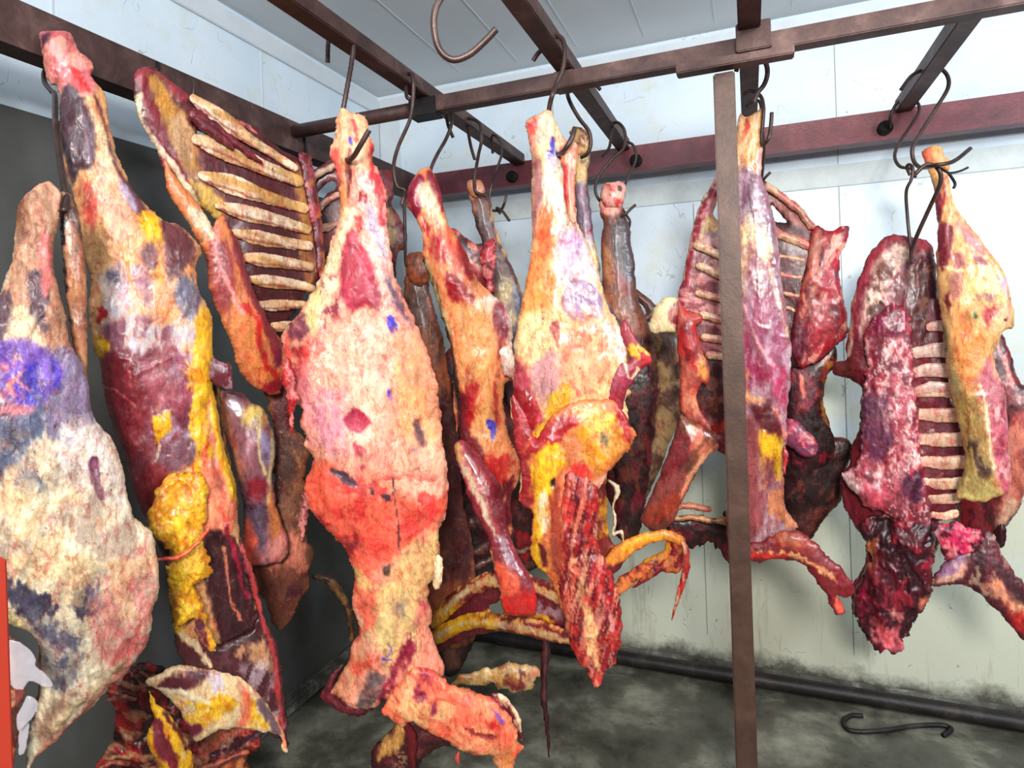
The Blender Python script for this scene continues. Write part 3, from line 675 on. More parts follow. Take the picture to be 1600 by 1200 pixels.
# ---- C2: fore shank hanging between, with brown fat mass
fr = Frame(430, 800, 1.84)
C2 = carcass('beef_fore_shank', fr, 'shiny purple shank with brown crusted shoulder, between the yellow-fat hindquarter and the largest carcass')
piece('shoulder', fr, t3('360,160 520,150 545,300 550,440 640,530 670,600 640,680 620,760 640,820 620,900 640,1000 630,1100 660,1180 700,1260 650,1330 660,1450 600,1540 560,1620 500,1700 420,1680 400,1560 360,1500 300,1440 240,1380 250,1200 330,1140 420,900 430,700 440,560 430,420 400,300'), (134, 82, 54), [
    P((96, 38, 40), t3('360,160 540,150 550,440 470,520 450,440 430,300'), 14, 8), P((84, 46, 40), t3('440,540 540,520 560,700 480,900 440,800'), 18, 10, mo=.3), P((190, 130, 80), t3('560,560 640,560 650,640 580,680'), 16, 10),
    P((228, 138, 116), t3('250,1150 420,1000 540,1080 640,1130 640,1330 500,1330 400,1420 260,1380'), 20, 12, mo=.25), M('umber', 20, 30, .56, .6), P((112, 60, 48), t3('300,1330 620,1330 580,1520 480,1680 380,1600'), 24, 12, mo=.2),
    P('pink', t3('610,830 650,860 640,1000 640,1100 610,1080 600,960'), 8, 6, dh=.008), P((70, 20, 40), t3('520,1440 590,1420 600,1480 540,1500'), 10, 8)], th=.4, parent=C2, maxh=.07, rag=3.2, mat=MAT_FAT, dz=-.02)
piece('shank', fr, t3('62,210 130,190 230,200 300,270 350,290 400,350 436,480 440,600 420,700 430,800 470,980 500,1060 520,1180 440,1240 240,1240 245,1000 240,860 200,700 170,560 120,440 80,330'), (148, 96, 106), [
    P((236, 148, 110), t3('62,210 130,200 170,330 200,470 240,600 240,760 200,700 150,520 90,360'), 16, 8), P((186, 180, 214), t3('150,240 210,240 240,280 210,300 160,280'), 8, 4), P((110, 60, 72), t3('230,270 300,270 320,300 250,306'), 8, 4),
    P((240, 214, 120), t3('240,310 340,290 380,330 370,400 330,420 250,380'), 12, 6), P((150, 140, 176), t3('340,430 400,440 420,520 410,620 370,640 345,540'), 12, 5, dh=.004), P('silver', t3('240,400 330,380 340,500 260,560'), 18, 8, mo=.4),
    L((226, 210, 160), t3('340,380 340,520 380,700'), 4, 3, 3), L((226, 210, 160), t3('430,430 425,600 400,700 400,860'), 5, 4, 3), P((150, 40, 56), t3('270,730 380,720 390,800 330,860 270,810'), 10, 6),
    L((60, 30, 40), t3('260,890 390,895'), 4, 3, 2), P((96, 76, 96), t3('260,880 390,880 400,1000 380,1140 320,1100 300,960'), 14, 6), P('orange', t3('400,800 440,900 470,1000 500,1080 440,1100 410,960'), 12, 6),
    P('coral', t3('245,980 300,1000 320,1100 330,1240 240,1240'), 14, 8), P('pink', t3('400,1080 500,1070 520,1180 500,1240 380,1240'), 16, 10)], th=.6, parent=C2, mat=MAT_WET, dz=.05, maxh=.06)
piece('hanging_trim', fr, t3('610,840 620,940 600,1010 615,1100'), 'pink', [M('maroon', 10, 10, .55, .6)], th=.5, parent=C2, dz=.05, widths=[9, 14, 9, 4], rag=4)

# ---- D: the great pink side in the middle
fr = Frame(600, 620, 1.60)
D = carcass('beef_carcass', fr, 'largest carcass, pink and coral fat with blue ink marks and the number 2')
out = cat_([c4('285,50 300,46 330,56 370,70 384,100 380,130 400,170 396,220 420,260 440,320 448,430 462,540 472,600 500,680 530,740 560,800 590,900 620,1000 630,1100 636,1200'),
    c5('640,100 655,250 650,320 640,350 620,380 626,460 622,520 600,555 585,590 585,640 600,680 592,730 640,850 620,900 560,940 500,960 440,960 400,1000 330,995 260,950 262,930 310,850 330,780 350,720 330,660 330,600 335,540 320,490 300,440 260,400 200,340 175,290 165,230 190,170 200,140 170,100 160,40'),
    c4('180,1180 150,1120 158,1060 120,1040 110,980 95,900 86,820 100,790 150,740 180,690 215,630 240,560 262,480 280,420 290,380 288,330 270,240 254,200 262,150 275,100')])
piece('side', fr, out, (236, 152, 126), [
    P((240, 176, 132), c4('262,60 384,80 400,200 390,260 256,230'), 12, 6), P('orange', c4('285,260 320,250 320,340 300,420 288,380'), 10, 6, mo=.2), L((120, 44, 44), c4('322,195 314,250 318,300 312,345'), [3, 8, 7, 2], 3, 3, dh=-.014), P((236, 96, 84), c4('256,190 275,180 300,280 280,300'), 8, 5),
    L('blood', c4('330,90 350,140 345,160'), 5, 4, 5, mo=.3), P('brightred', c4('390,120 400,180 400,250 384,260'), 6, 5), P('ink', c4('315,150 328,148 328,178 318,176'), 3, 2),
    P('white', c4('340,290 400,280 440,420 450,540 400,520 370,420'), 20, 8, mo=.4), L((208, 60, 70), c4('400,270 430,330 430,440'), 12, 8, 8, mo=.4), P('blood', c4('340,330 372,340 372,370 345,370'), 6, 8), P('lilac', c4('370,380 400,400 450,560 430,560 390,470'), 12, 6),
    P('blood', c4('335,420 360,420 370,460 350,470'), 5, 6), P('cream', c4('262,480 300,400 340,400 310,520 290,640 230,760 150,800 110,790 180,700'), 16, 8),
    P((178, 46, 70), c4('300,510 330,468 345,480 400,580 420,660 424,740 380,720 330,742 300,690 288,600'), 6, 4, dh=.008), L((220, 130, 140), c4('330,500 370,600 400,700'), 6, 6, 6, a=.5),
    P((240, 206, 190), c4('340,480 440,560 470,700 440,760 424,700 400,590'), 14, 8, mo=.3), M((132, 40, 60), 9, 12, .55, .9, 0, c4('225,640 285,620 295,700 260,800 215,780')),
    P((110, 40, 60), c4('120,770 180,745 215,760 200,810 130,815'), 10, 8, mo=.4), P((222, 210, 140), c4('185,700 215,650 225,760 205,820 190,800'), 10, 6, mo=.3), P((96, 70, 92), c4('440,600 480,680 520,760 540,820 500,760 460,690'), 12, 8, mo=.2),
    P((60, 20, 30), c4('135,855 180,850 185,880 150,890'), 6, 6), P('black', c4('130,920 155,930 160,975 130,960'), 6, 6), P('brightred', c4('105,850 220,835 250,870 190,900 120,880'), 10, 12, mo=.4),
    P((214, 70, 90), c4('150,900 210,890 230,960 180,1000 130,980'), 20, 14, mo=.4), M('brightred', 14, 30, .6, .8, 0, c4('110,900 160,880 170,1060 130,1150 120,1040')),
    P((244, 196, 168), c4('200,860 420,740 470,800 450,1000 400,1180 230,1200 190,1080'), 50, 14, mo=.3), P((232, 150, 166), c4('150,980 300,1000 330,1180 200,1200'), 40, 14, mo=.5),
    P('ink', c4('443,746 470,750 480,790 460,812 440,780'), 5, 5), P('violet', c4('442,985 458,990 460,1030 446,1010'), 4, 4), P((240, 168, 110), c4('480,820 560,850 600,1000 620,1180 500,1180 470,1000'), 30, 14, mo=.3),
    P((186, 52, 82), c4('304,1090 335,1056 360,1066 390,1098 378,1120 350,1136 318,1118'), 3, 2, dh=-.004), P((186, 52, 80), c5('318,5 380,-10 388,20 350,35'), 4, 4), P((196, 60, 80), c5('336,80 360,84 374,100 370,122 346,120'), 4, 4),
    P((186, 50, 76), c5('355,148 376,150 366,170'), 4, 3), L((96, 60, 70), c4('545,1100 570,1180'), 9, 8, 6, mo=.4), L((96, 60, 64), c5('540,20 560,100'), 8, 6, 6, mo=.4), L('ink', c5('534,100 560,108'), 2.5, 2, 1), L('violet', c5('548,92 545,116'), 2, 2, 1),
    P('coral', c5('165,150 260,150 330,230 460,240 560,260 650,250 640,350 560,380 520,420 430,480 330,500 290,430 200,340'), 20, 12), P((250, 150, 116), c5('350,160 460,200 460,260 380,240'), 16, 12, mo=.4), P((244, 182, 150), c5('470,100 640,100 650,250 560,270 480,220'), 24, 10, mo=.3),
    M((214, 50, 50), 26, 20, .60, .7, 0, c5('170,200 640,200 640,350 300,470 180,320')), P('plum', c5('265,160 310,180 352,205 345,216 310,212 275,185'), 4, 4, dh=-.006), P('plum', c5('390,222 402,222 404,245 392,246'), 3, 2), P('plum', c5('420,240 455,244 458,266 430,262'), 4, 3),
    P((150, 40, 44), c5('300,400 350,400 360,440 320,450'), 12, 12, mo=.4), L((40, 26, 40), c5('465,190 472,260 484,340 487,435'), 2, 2, 2), P('umber', c5('430,490 460,482 458,520 440,515'), 4, 3), P('umber', c5('492,440 518,430 512,470 500,470'), 3, 3),
    P((240, 196, 128), c5('520,430 640,360 625,520 585,600 560,740 500,800 430,800 400,700 400,560 450,520'), 24, 10, mo=.15), M((190, 176, 120), 16, 50, .56, .5, 0, c5('360,600 560,560 560,900 300,900')), P((170, 150, 130), c5('465,620 510,610 500,650 475,645'), 8, 8),
    P('coral', c5('330,500 400,530 412,600 400,690 360,700 335,620'), 14, 10, mo=.3), P('brightred', c5('336,700 360,720 350,770 330,760'), 8, 8), P((236, 186, 120), c5('335,500 370,520 412,570 380,590 345,560'), 10, 6), P((196, 60, 90), c5('556,600 580,640 560,700 540,680'), 10, 8, mo=.3),
    P((140, 30, 60), c5('490,740 540,720 545,780 500,830 470,900 430,950 420,930 460,860'), 12, 12, mo=.25), L('violet', c5('450,748 462,768 450,788 428,800 462,804'), 2.2, 1.6, .6),
    P((110, 90, 90), c5('385,860 420,850 440,870 420,930 390,990 345,985 360,910'), 8, 6, mo=.3), M('bone', 12, 16, .6, .6, 0, c5('360,870 430,850 410,980 350,980')), P((204, 140, 100), c5('270,920 330,790 380,820 350,900 300,960'), 18, 10, mo=.4),
    P('coral', c5('310,800 400,800 380,850 320,860'), 14, 12, mo=.5), M((250, 150, 120), 18, 22, .6, .7, 0, c5('560,560 620,560 640,850 560,900 540,780')), L((90, 20, 40), c5('262,945 330,990 400,1000 430,960'), 8, 6, 6),
], th=.45, parent=D, mat=MAT_FAT, maxh=.115, rel=.006, rag=2.4, step=2.7)
piece('belly_flap', fr, t4('180,690 230,570 330,460 400,380 480,370 560,400 640,470 700,500 800,520 900,560 980,570 1060,640 1130,760 1160,860 1190,930 1170,980 1140,1060 1110,1150 1120,1230 1040,1230 1020,1150 985,1040 930,990 790,980 700,930 600,870 520,830 440,770 380,740 340,790 280,760 220,710'), (250, 138, 100), [
    P((250, 186, 126), t4('190,680 260,540 420,430 500,520 600,560 640,700 500,800 340,780 240,720'), 40, 16, mo=.3), M((240, 90, 66), 50, 26, .56, .6, .5), M((250, 190, 130), 30, 16, .6, .6, .5),
    P((150, 36, 60), t4('415,430 440,430 450,490 480,510 470,560 420,560 410,510'), 4, 4, dh=-.006), P((160, 50, 76), t4('560,580 582,610 575,660 535,655 540,610'), 4, 4, dh=-.005), L((150, 50, 50), t4('760,745 860,785 980,820'), 6, 3, 4, dh=-.006),
    P('brightred', t4('930,700 1000,690 1040,760 980,770 930,750'), 14, 10), P('violet', t4('985,640 1020,680 1050,740 1020,720'), 5, 3), P((170, 40, 60), t4('440,380 560,380 600,440 560,470 480,440'), 14, 10, mo=.5),
    P('orange', t4('1080,900 1170,900 1110,1100 1060,1030'), 16, 10, mo=.3), L((120, 20, 50), t4('820,520 960,560 1060,650'), 5, 4, 4)], th=.5, parent=D, dz=.055, mat=MAT_FAT, maxh=.05, rel=.006, rag=3)
piece('flap_edge', fr, t4('980,570 1060,590 1130,660 1190,760 1205,860 1222,930 1200,940 1180,900 1130,780 1060,680 990,620'), (104, 26, 42), [L('cream', t4('1050,600 1120,650 1185,760 1200,850'), 8, 4, 4), M('cream', 10, 10, .62, .7)], th=.5, parent=D, dz=.035)
piece('torn_strip', fr, c4('112,880 140,960 150,1030 140,1080 142,1140 134,1142 124,1090 118,1020 104,980'), 'blood', [M('pink', 12, 14, .55, .7)], th=.7, parent=D, dz=.06, rag=3.4)
piece('cut_edge', fr, c5('220,960 250,900 300,850 262,945 330,992 410,990 440,950 420,990 385,1005 370,1030 300,1020 240,985'), (74, 16, 30), [M('wine', 12, 12, .5, .8)], th=.6, parent=D, dz=-.01)
piece('fat_tag', fr, c5('605,445 625,450 627,500 618,545 600,552 598,500'), 'cream', [], th=.5, parent=D, dz=.075)

# ---- E: dark rib piece behind the great side
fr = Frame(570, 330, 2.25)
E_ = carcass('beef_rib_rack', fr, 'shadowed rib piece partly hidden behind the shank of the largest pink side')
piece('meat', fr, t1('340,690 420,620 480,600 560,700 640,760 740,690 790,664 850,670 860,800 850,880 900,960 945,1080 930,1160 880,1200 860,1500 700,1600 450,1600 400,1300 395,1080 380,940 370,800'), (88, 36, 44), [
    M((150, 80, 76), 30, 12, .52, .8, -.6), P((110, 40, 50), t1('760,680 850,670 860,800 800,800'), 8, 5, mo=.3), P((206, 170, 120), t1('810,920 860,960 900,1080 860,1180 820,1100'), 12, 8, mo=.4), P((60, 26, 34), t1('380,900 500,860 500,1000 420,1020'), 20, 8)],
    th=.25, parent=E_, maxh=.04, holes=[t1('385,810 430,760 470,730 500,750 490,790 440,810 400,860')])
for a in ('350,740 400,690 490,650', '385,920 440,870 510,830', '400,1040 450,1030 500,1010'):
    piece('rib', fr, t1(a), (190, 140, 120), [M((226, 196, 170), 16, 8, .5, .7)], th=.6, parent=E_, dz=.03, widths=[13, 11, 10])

# ---- F: brown hanging leg behind
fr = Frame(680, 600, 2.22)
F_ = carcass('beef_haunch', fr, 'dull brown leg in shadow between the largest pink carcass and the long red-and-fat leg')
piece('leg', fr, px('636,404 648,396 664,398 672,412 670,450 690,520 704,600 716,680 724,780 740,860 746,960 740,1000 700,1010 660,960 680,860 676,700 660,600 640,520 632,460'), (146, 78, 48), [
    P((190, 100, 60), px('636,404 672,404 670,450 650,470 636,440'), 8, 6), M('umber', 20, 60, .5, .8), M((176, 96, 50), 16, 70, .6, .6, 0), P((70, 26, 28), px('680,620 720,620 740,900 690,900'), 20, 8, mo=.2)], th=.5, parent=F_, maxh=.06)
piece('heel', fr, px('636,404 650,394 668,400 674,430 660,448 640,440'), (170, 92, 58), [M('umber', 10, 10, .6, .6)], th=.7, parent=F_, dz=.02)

# ---- dark meat between, lower middle (behind G and I)
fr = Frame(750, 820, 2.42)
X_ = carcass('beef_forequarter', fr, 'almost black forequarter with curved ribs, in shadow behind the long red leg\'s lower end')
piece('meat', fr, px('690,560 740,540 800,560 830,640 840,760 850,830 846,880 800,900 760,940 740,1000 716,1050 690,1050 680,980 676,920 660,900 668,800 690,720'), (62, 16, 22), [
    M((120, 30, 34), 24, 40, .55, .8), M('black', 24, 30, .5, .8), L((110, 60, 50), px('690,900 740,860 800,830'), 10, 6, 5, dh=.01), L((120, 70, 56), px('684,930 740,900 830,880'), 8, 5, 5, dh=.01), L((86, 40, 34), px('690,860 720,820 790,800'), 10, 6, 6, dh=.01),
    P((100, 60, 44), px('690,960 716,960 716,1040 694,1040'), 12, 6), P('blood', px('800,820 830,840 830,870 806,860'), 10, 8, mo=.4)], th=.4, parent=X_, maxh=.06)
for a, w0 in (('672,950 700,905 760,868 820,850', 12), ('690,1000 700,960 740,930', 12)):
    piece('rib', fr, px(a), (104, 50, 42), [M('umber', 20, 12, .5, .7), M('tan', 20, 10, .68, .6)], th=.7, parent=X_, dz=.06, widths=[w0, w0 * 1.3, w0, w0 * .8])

# ---- G: long red and fat leg ending in a bright red shank end
fr = Frame(730, 560, 1.98)
G = carcass('beef_foreleg', fr, 'long leg of red meat and orange fat ending in a bright red cut shank')
piece('shoulder', fr, cat_([c6('34,330 60,270 90,246 110,244 130,270 150,320 160,380 178,440 210,490 240,540 262,600 290,640 330,680 370,710 386,750 396,800 392,860 420,950 415,970 370,980 366,1060 380,1150 400,1200'),
    c7('300,180 330,260 325,330 300,400 310,480 300,520 270,420 230,330 190,300 160,250 130,190 130,100 120,20'), c6('210,1160 190,1040 190,900 150,740 110,620 90,560 86,470 60,410 36,370')]), (238, 150, 96), [
    P((140, 26, 56), c6('34,330 70,270 100,300 80,360 90,390 70,420 45,390'), 6, 5, dh=.006), P((150, 24, 44), c6('105,246 140,290 160,390 140,380 110,300'), 5, 4), P('cream', c6('70,340 110,300 150,390 170,440 120,440 90,390'), 10, 6),
    P('blood', c6('90,420 120,440 110,480 92,460'), 6, 6), P((200, 40, 44), c6('120,480 160,500 180,560 150,570 120,530'), 10, 8, mo=.3), P((236, 96, 70), c6('160,440 200,500 240,600 200,590 170,520'), 12, 8, mo=.3),
    P((160, 24, 36), c6('160,610 200,610 240,660 275,690 240,730 200,710 170,660'), 6, 5, dh=.004), P('red', c6('200,470 250,560 270,620 250,640 220,570'), 8, 5), P('white', c6('270,680 340,670 390,740 400,860 380,880 340,800 300,740'), 16, 8, mo=.3),
    P((130, 30, 50), c6('325,730 365,720 380,800 360,860 345,900 350,960 338,960 340,850'), 8, 6, mo=.2), P((150, 20, 26), c6('240,920 256,900 270,980 290,990 260,1070 250,1040 238,990'), 5, 4), P('red', c6('330,970 345,970 345,1130 330,1120'), 6, 4),
    P((246, 180, 110), c6('200,720 300,730 330,860 320,1000 340,1200 280,1200 260,1080 230,900'), 24, 10, mo=.2), L((60, 40, 36), c6('95,560 130,680 170,800 200,960 215,1100'), 9, 6, 4), L((206, 190, 130), c6('105,570 140,690 180,810'), 6, 5, 4, mo=.3),
    P('ink', c6('305,1105 330,1100 342,1130 330,1170 318,1165 318,1140 308,1130'), 3, 2), P((190, 26, 30), c7('150,0 190,0 180,60 160,150 140,150 140,60'), 8, 8), P('brightred', c7('200,240 290,240 300,300 270,330 220,300'), 12, 10, mo=.2),
    P((120, 16, 24), c7('130,190 170,170 210,230 190,270 150,240'), 8, 6), P('wine', c6('220,1000 240,1020 250,1200 210,1160'), 10, 6), P((100, 18, 30), c7('270,330 310,300 320,400 305,500 280,430'), 10, 8)], th=.5, parent=G, maxh=.075, rel=.005)
fr = Frame(770, 800, 1.88, tilt=.22)
piece('shank', fr, c7('108,210 140,190 190,240 230,290 262,330 280,420 300,520 330,590 370,660 386,700 390,760 376,790 340,790 300,790 275,775 262,700 240,620 225,540 200,480 160,400 140,330 120,270'), (150, 52, 66), [
    L('pink', c7('115,220 150,290 200,390 240,490 280,560'), [16, 22, 14, 8, 3], 8, 6, mo=.5), L('bone', c7('130,260 170,340 215,440 250,520'), [5, 8, 6, 2], 4, 4), P((236, 190, 110), c7('108,210 130,200 140,260 120,260'), 8, 5), P((120, 30, 44), c7('230,330 262,340 280,420 300,500 280,500 250,430'), 12, 6),
    L((160, 130, 150), c7('260,520 290,580 310,620'), [10, 12, 4], 8, 5), P((234, 100, 70), c7('245,610 300,640 340,700 350,780 280,775 262,700'), 12, 8), P('brightred', c7('270,740 320,720 386,700 390,760 370,792 290,790'), 10, 8, mo=.15),
    L((240, 190, 120), c7('232,570 245,650 268,710'), 4, 3, 3)], th=.62, parent=G, dz=.0, maxh=.06, mat=MAT_WET)
fr = Frame(730, 560, 1.98)
piece('torn_fat', fr, c6('350,860 380,850 400,900 420,960 410,972 380,960 356,950 345,900'), 'white', [M('pink', 10, 10, .55, .7)], th=.5, parent=G, dz=.05, rag=3.4)

# ---- red neck piece behind G
fr = Frame(740, 410, 2.12)
N1 = carcass('beef_cut', fr, 'small raw red piece with a knobbly cut face, right of the long red leg')
piece('meat', fr, c6('185,450 230,480 270,505 300,500 335,490 340,520 330,570 335,610 320,670 290,660 250,640 200,640 170,560'), (134, 34, 46), [
    P((232, 150, 130), c6('186,455 270,510 300,520 290,600 220,560'), 12, 8, mo=.3), P((170, 170, 200), c6('225,515 260,515 262,540 232,540'), 6, 3), M('black', 12, 12, .62, .7)], th=.5, parent=N1)
piece('cut_face', fr, c6('296,505 340,490 338,540 332,600 325,665 305,668 290,600 285,560'), (176, 40, 54), [M('pink', 8, 8, .55, .8, dh=.003), M('maroon', 8, 8, .6, .8)], th=.7, parent=N1, dz=.03, rag=3)

# ---- H: dark greenish leg further back
fr = Frame(780, 430, 2.36)
H_ = carcass('beef_haunch', fr, 'slim leg with tan heel and grey-green thigh, at the back left of the pale hindquarter')
piece('leg', fr, c6('240,300 262,290 285,292 300,320 325,370 330,430 355,500 390,580 420,650 435,740 425,860 440,1000 400,1100 360,1000 330,860 320,700 300,600 290,500 272,450 258,390'), (92, 70, 74), [
    P((190, 130, 96), c6('240,300 290,290 325,370 330,430 300,400 275,430 255,380'), 8, 6), L((212, 170, 110), c6('325,400 350,490 400,600 430,680'), 6, 4, 3), P('black', c6('262,310 276,312 272,326 262,322'), 4, 2),
    P((170, 150, 100), c6('330,560 370,580 420,680 430,760 380,760 340,660'), 16, 8, mo=.4), P('slate', c6('400,640 430,680 430,800 400,740'), 12, 6), M((60, 30, 34), 20, 40, .56, .7)], th=.55, parent=H_, maxh=.06)
piece('hoof_joint', fr, c6('240,300 262,290 288,294 300,330 290,352 262,350 250,340'), (196, 132, 100), [P('black', c6('262,310 274,312 272,328 262,324'), 3, 2, dh=-.006)], th=.6, parent=H_, dz=.02)

# ---- I: centre-right piece with translucent membrane, yellow cavity and the red tip
fr = Frame(880, 600, 1.66)
I_ = carcass('beef_hindquarter', fr, 'hindquarter with pale glossy thigh, yellow inner flank and a pointed red tip')
piece('leg', fr, cat_([c6('438,100 450,78 500,56 520,46 540,80 560,120 590,170 612,190 616,230 606,290 610,380 620,440 650,500 680,580 700,660 720,720 760,780 790,840 786,900 760,960 800,1010 780,1040 790,1110 770,1200'),
    c7('600,80 560,200 520,300 440,330 380,300 350,400 330,360 340,260 320,180 300,90 300,30'), c6('400,1090 395,1000 400,900 398,850 410,790 430,680 450,590 462,480 458,380 460,240 450,160')]), (238, 196, 140), [
    P((244, 170, 140), c6('438,100 520,46 590,170 560,200 500,160 460,200'), 10, 8, mo=.2), P('brightred', c6('440,95 470,80 480,110 455,130'), 8, 6, mo=.3), P('cream', c6('490,70 530,56 560,120 580,180 540,200 510,120'), 10, 6),
    P('ink', c6('525,155 536,150 542,190 552,210 546,240 532,250 518,225 514,195 530,190'), 3, 3), P((174, 112, 110), c6('462,230 490,240 500,330 490,400 466,480 460,380'), 14, 5), P('white', c6('500,240 560,230 580,420 560,440 530,380 510,420'), 20, 8, mo=.25),
    P((234, 110, 60), c6('500,390 520,380 540,520 500,560 450,640 460,540'), 16, 8, mo=.2), P((236, 150, 80), c6('455,560 520,560 540,660 500,760 440,760 410,800 430,680'), 30, 10, mo=.3), P('silver', c6('570,450 620,460 670,570 690,640 620,620 560,640 550,540'), 20, 6, mo=.3),
    M((170, 120, 170), 12, 40, .56, .6, .3, c6('550,450 640,460 680,600 560,640')), P((156, 126, 156), c6('560,680 600,630 660,640 700,700 690,750 640,770 580,750'), 5, 4, dh=.004), M('white', 30, 10, .55, .6, .6, c6('560,660 680,640 690,750 580,750')),
    P((240, 230, 170), c6('420,760 500,740 560,820 560,900 500,900 420,860'), 26, 10, mo=.3), P((202, 150, 150), c6('470,900 540,860 566,900 560,980 520,1060 480,1020 455,950'), 12, 6), P((168, 60, 68), c6('522,790 545,770 560,820 552,855 530,830'), 5, 4),
    P((146, 50, 66), c6('575,810 650,800 640,860 610,860'), 6, 5), P((196, 66, 76), c6('620,775 680,770 670,815 635,800'), 6, 5), P((244, 170, 130), c6('560,770 720,760 780,880 700,960 640,1000 560,960'), 30, 12, mo=.4),
    P('white', c6('700,800 780,800 786,900 740,900 720,840'), 16, 10, mo=.4), P((184, 76, 92), c6('400,1080 395,1000 402,900 440,940 480,1040 500,1110 420,1110'), 10, 5, dh=.005), L((230, 130, 110), c6('560,980 620,1000 600,1040'), 4, 3, 5, mo=.3),
    P((150, 24, 34), c7('310,10 380,40 400,90 350,200 330,260 320,170'), 8, 5, dh=.005), V((206, 84, 84), 40, 14, .92, .6, 0, c7('310,10 400,60 350,260 320,200')), P('yellow', c7('440,20 500,20 480,100 380,230 350,210 420,110'), 12, 8, mo=.3)], th=.5, parent=I_, maxh=.095, rel=.004, mat=MAT_WET)
piece('tendon', fr, c6('560,190 590,165 612,185 616,225 606,290 608,380 612,440 590,440 575,380 568,290 558,230'), (228, 130, 96), [P((200, 40, 60), c6('560,250 575,260 580,420 568,380'), 6, 4), M('white', 10, 30, .6, .5)], th=.6, parent=I_, dz=.05)
piece('flank', fr, c7('310,30 340,60 390,170 430,110 480,70 520,50 600,40 660,60 690,110 716,165 680,220 640,270 600,330 560,380 560,440 590,500 600,600 560,640 520,720 480,740 440,640 400,600 380,560 370,520 380,460 376,400 350,395 330,370 345,330 342,280 325,210 316,120'), (206, 116, 62), [
    P((150, 26, 34), c7('314,30 380,60 370,170 345,200 372,280 395,300 370,400 335,370 345,290 320,190'), 6, 5), V((214, 90, 96), 40, 12, .9, .7, 0, c7('314,30 380,60 370,400 335,380')), P('yellow', c7('400,180 440,150 490,240 440,300 440,420 410,520 420,600 390,620 376,540 384,420 380,290'), 10, 8, dh=.004),
    P('bone', c7('400,340 430,340 436,420 410,480 395,420'), 10, 6, mo=.3), P('black', c7('440,300 452,294 452,322 438,322'), 3, 2, dh=-.01), P('gold', c7('530,90 600,60 680,120 700,180 640,230 560,280 540,200'), 16, 8, mo=.4), M('peach', 8, 26, .52, .7, -.5, c7('500,60 600,60 700,180 560,280')), P('olive', c7('600,150 625,160 615,200 600,190'), 10, 6), P((220, 190, 80), c7('560,80 660,100 640,150 560,150'), 12, 8, mo=.4),
    P((160, 28, 40), c7('470,90 530,110 480,160 420,200 360,230 350,210 420,140'), 8, 6, dh=.004), P('blood', c7('640,60 690,60 705,150 690,170 660,110'), 8, 8, mo=.3), P((156, 64, 44), c7('440,330 480,330 480,480 500,640 450,600 430,480'), 10, 6), P((236, 130, 90), c7('485,280 520,280 500,400 496,500 480,440'), 10, 6),
    P('brightred', c7('500,250 560,250 560,320 510,310'), 12, 10, mo=.35), P((246, 180, 160), c7('600,290 660,260 620,320 560,370'), 12, 8, mo=.3), P((92, 22, 30), c7('395,500 415,520 430,580 410,590'), 5, 4), P('black', c7('408,615 425,615 420,632 410,630'), 3, 2)], th=.3, parent=I_, dz=.066, maxh=.035, rel=.004, rag=2.2)
piece('meat_tip', fr, c7('480,270 560,290 596,350 590,440 596,520 636,600 660,680 672,760 670,820 650,890 612,932 594,975 570,962 556,920 526,880 500,820 480,740 468,640 478,560 466,440'), (142, 24, 34), [
    M((232, 120, 90), 5, 46, .56, .8, .25, dh=.003), M((78, 10, 22), 5, 50, .54, .9, .25, dh=-.004), M((220, 150, 120), 4, 30, .62, .8, .25), L((244, 190, 130), c7('520,560 540,660 570,780 590,900'), [5, 12, 16, 8], 6, 8, mo=.3), L('pink', c7('600,640 630,720 640,800'), 6, 4, 5), M('brightred', 14, 20, .62, .7)], th=.5, parent=I_, dz=.078, maxh=.045, rag=2.6, rel=.006)
piece('hip_fat', fr, c6('770,760 800,800 830,850 862,880 866,910 830,930 800,980 780,1000 760,1080 700,1030 710,980 720,905 790,905 780,860 760,820'), (150, 40, 56), [P((150, 50, 70), c6('720,920 800,910 790,970 740,1010 710,1000'), 10, 5), P('yellow', c6('790,850 830,860 860,880 820,900 800,880'), 6, 6), P('blood', c6('820,870 864,885 864,910 830,925'), 5, 5, mo=.2), L('bone', c6('770,900 790,960 820,930'), 4, 3, 3)], th=.55, parent=I_, dz=.02)
# curved lower ribs of the same piece, running back to the left
fr = Frame(930, 965, 1.70, yaw=-.62)
for a, ws, cl in (('1000,950 930,912 840,892 760,896 700,930 676,985', [10, 25, 27, 27, 26, 18], 'a'), ('936,1000 880,990 800,968 740,978 690,1000 672,1010', [16, 26, 26, 26, 24, 16], 'b')):
    pth = px(a) if cl == 'a' else px('915,1002 860,985 800,972 740,968 690,990 672,1004')
    if cl == 'a': pth = px('905,960 860,925 800,906 750,912 704,944 680,975')
    piece('rib', fr, pth, (240, 180, 110), [L((120, 40, 44), pth + np.array([0, -9]), 7, 4, 6), L((130, 44, 46), pth + np.array([0, 12]), 8, 4, 6), P('yellow', px('672,930 780,960 780,1000 672,1020'), 14, 8, mo=.3), L('bone', pth, 5, 5, 4, mo=.3)], th=.5, parent=I_, dz=.0 if cl == 'a' else .012, widths=ws)
piece('rib_membrane', fr, px('680,980 706,944 760,914 820,912 890,930 920,960 925,1004 880,1000 830,994 760,990 700,1010 672,1030'), (110, 40, 50), [L('yellow', px('690,990 740,964 800,960 860,970'), 8, 5, 6, mo=.2), M('silver', 16, 16, .6, .6, 0, px('820,930 880,940 880,970 830,970'))],
    th=.2, parent=I_, dz=-.012, maxh=.012, holes=[px('762,948 780,940 790,942 792,956 766,960')])

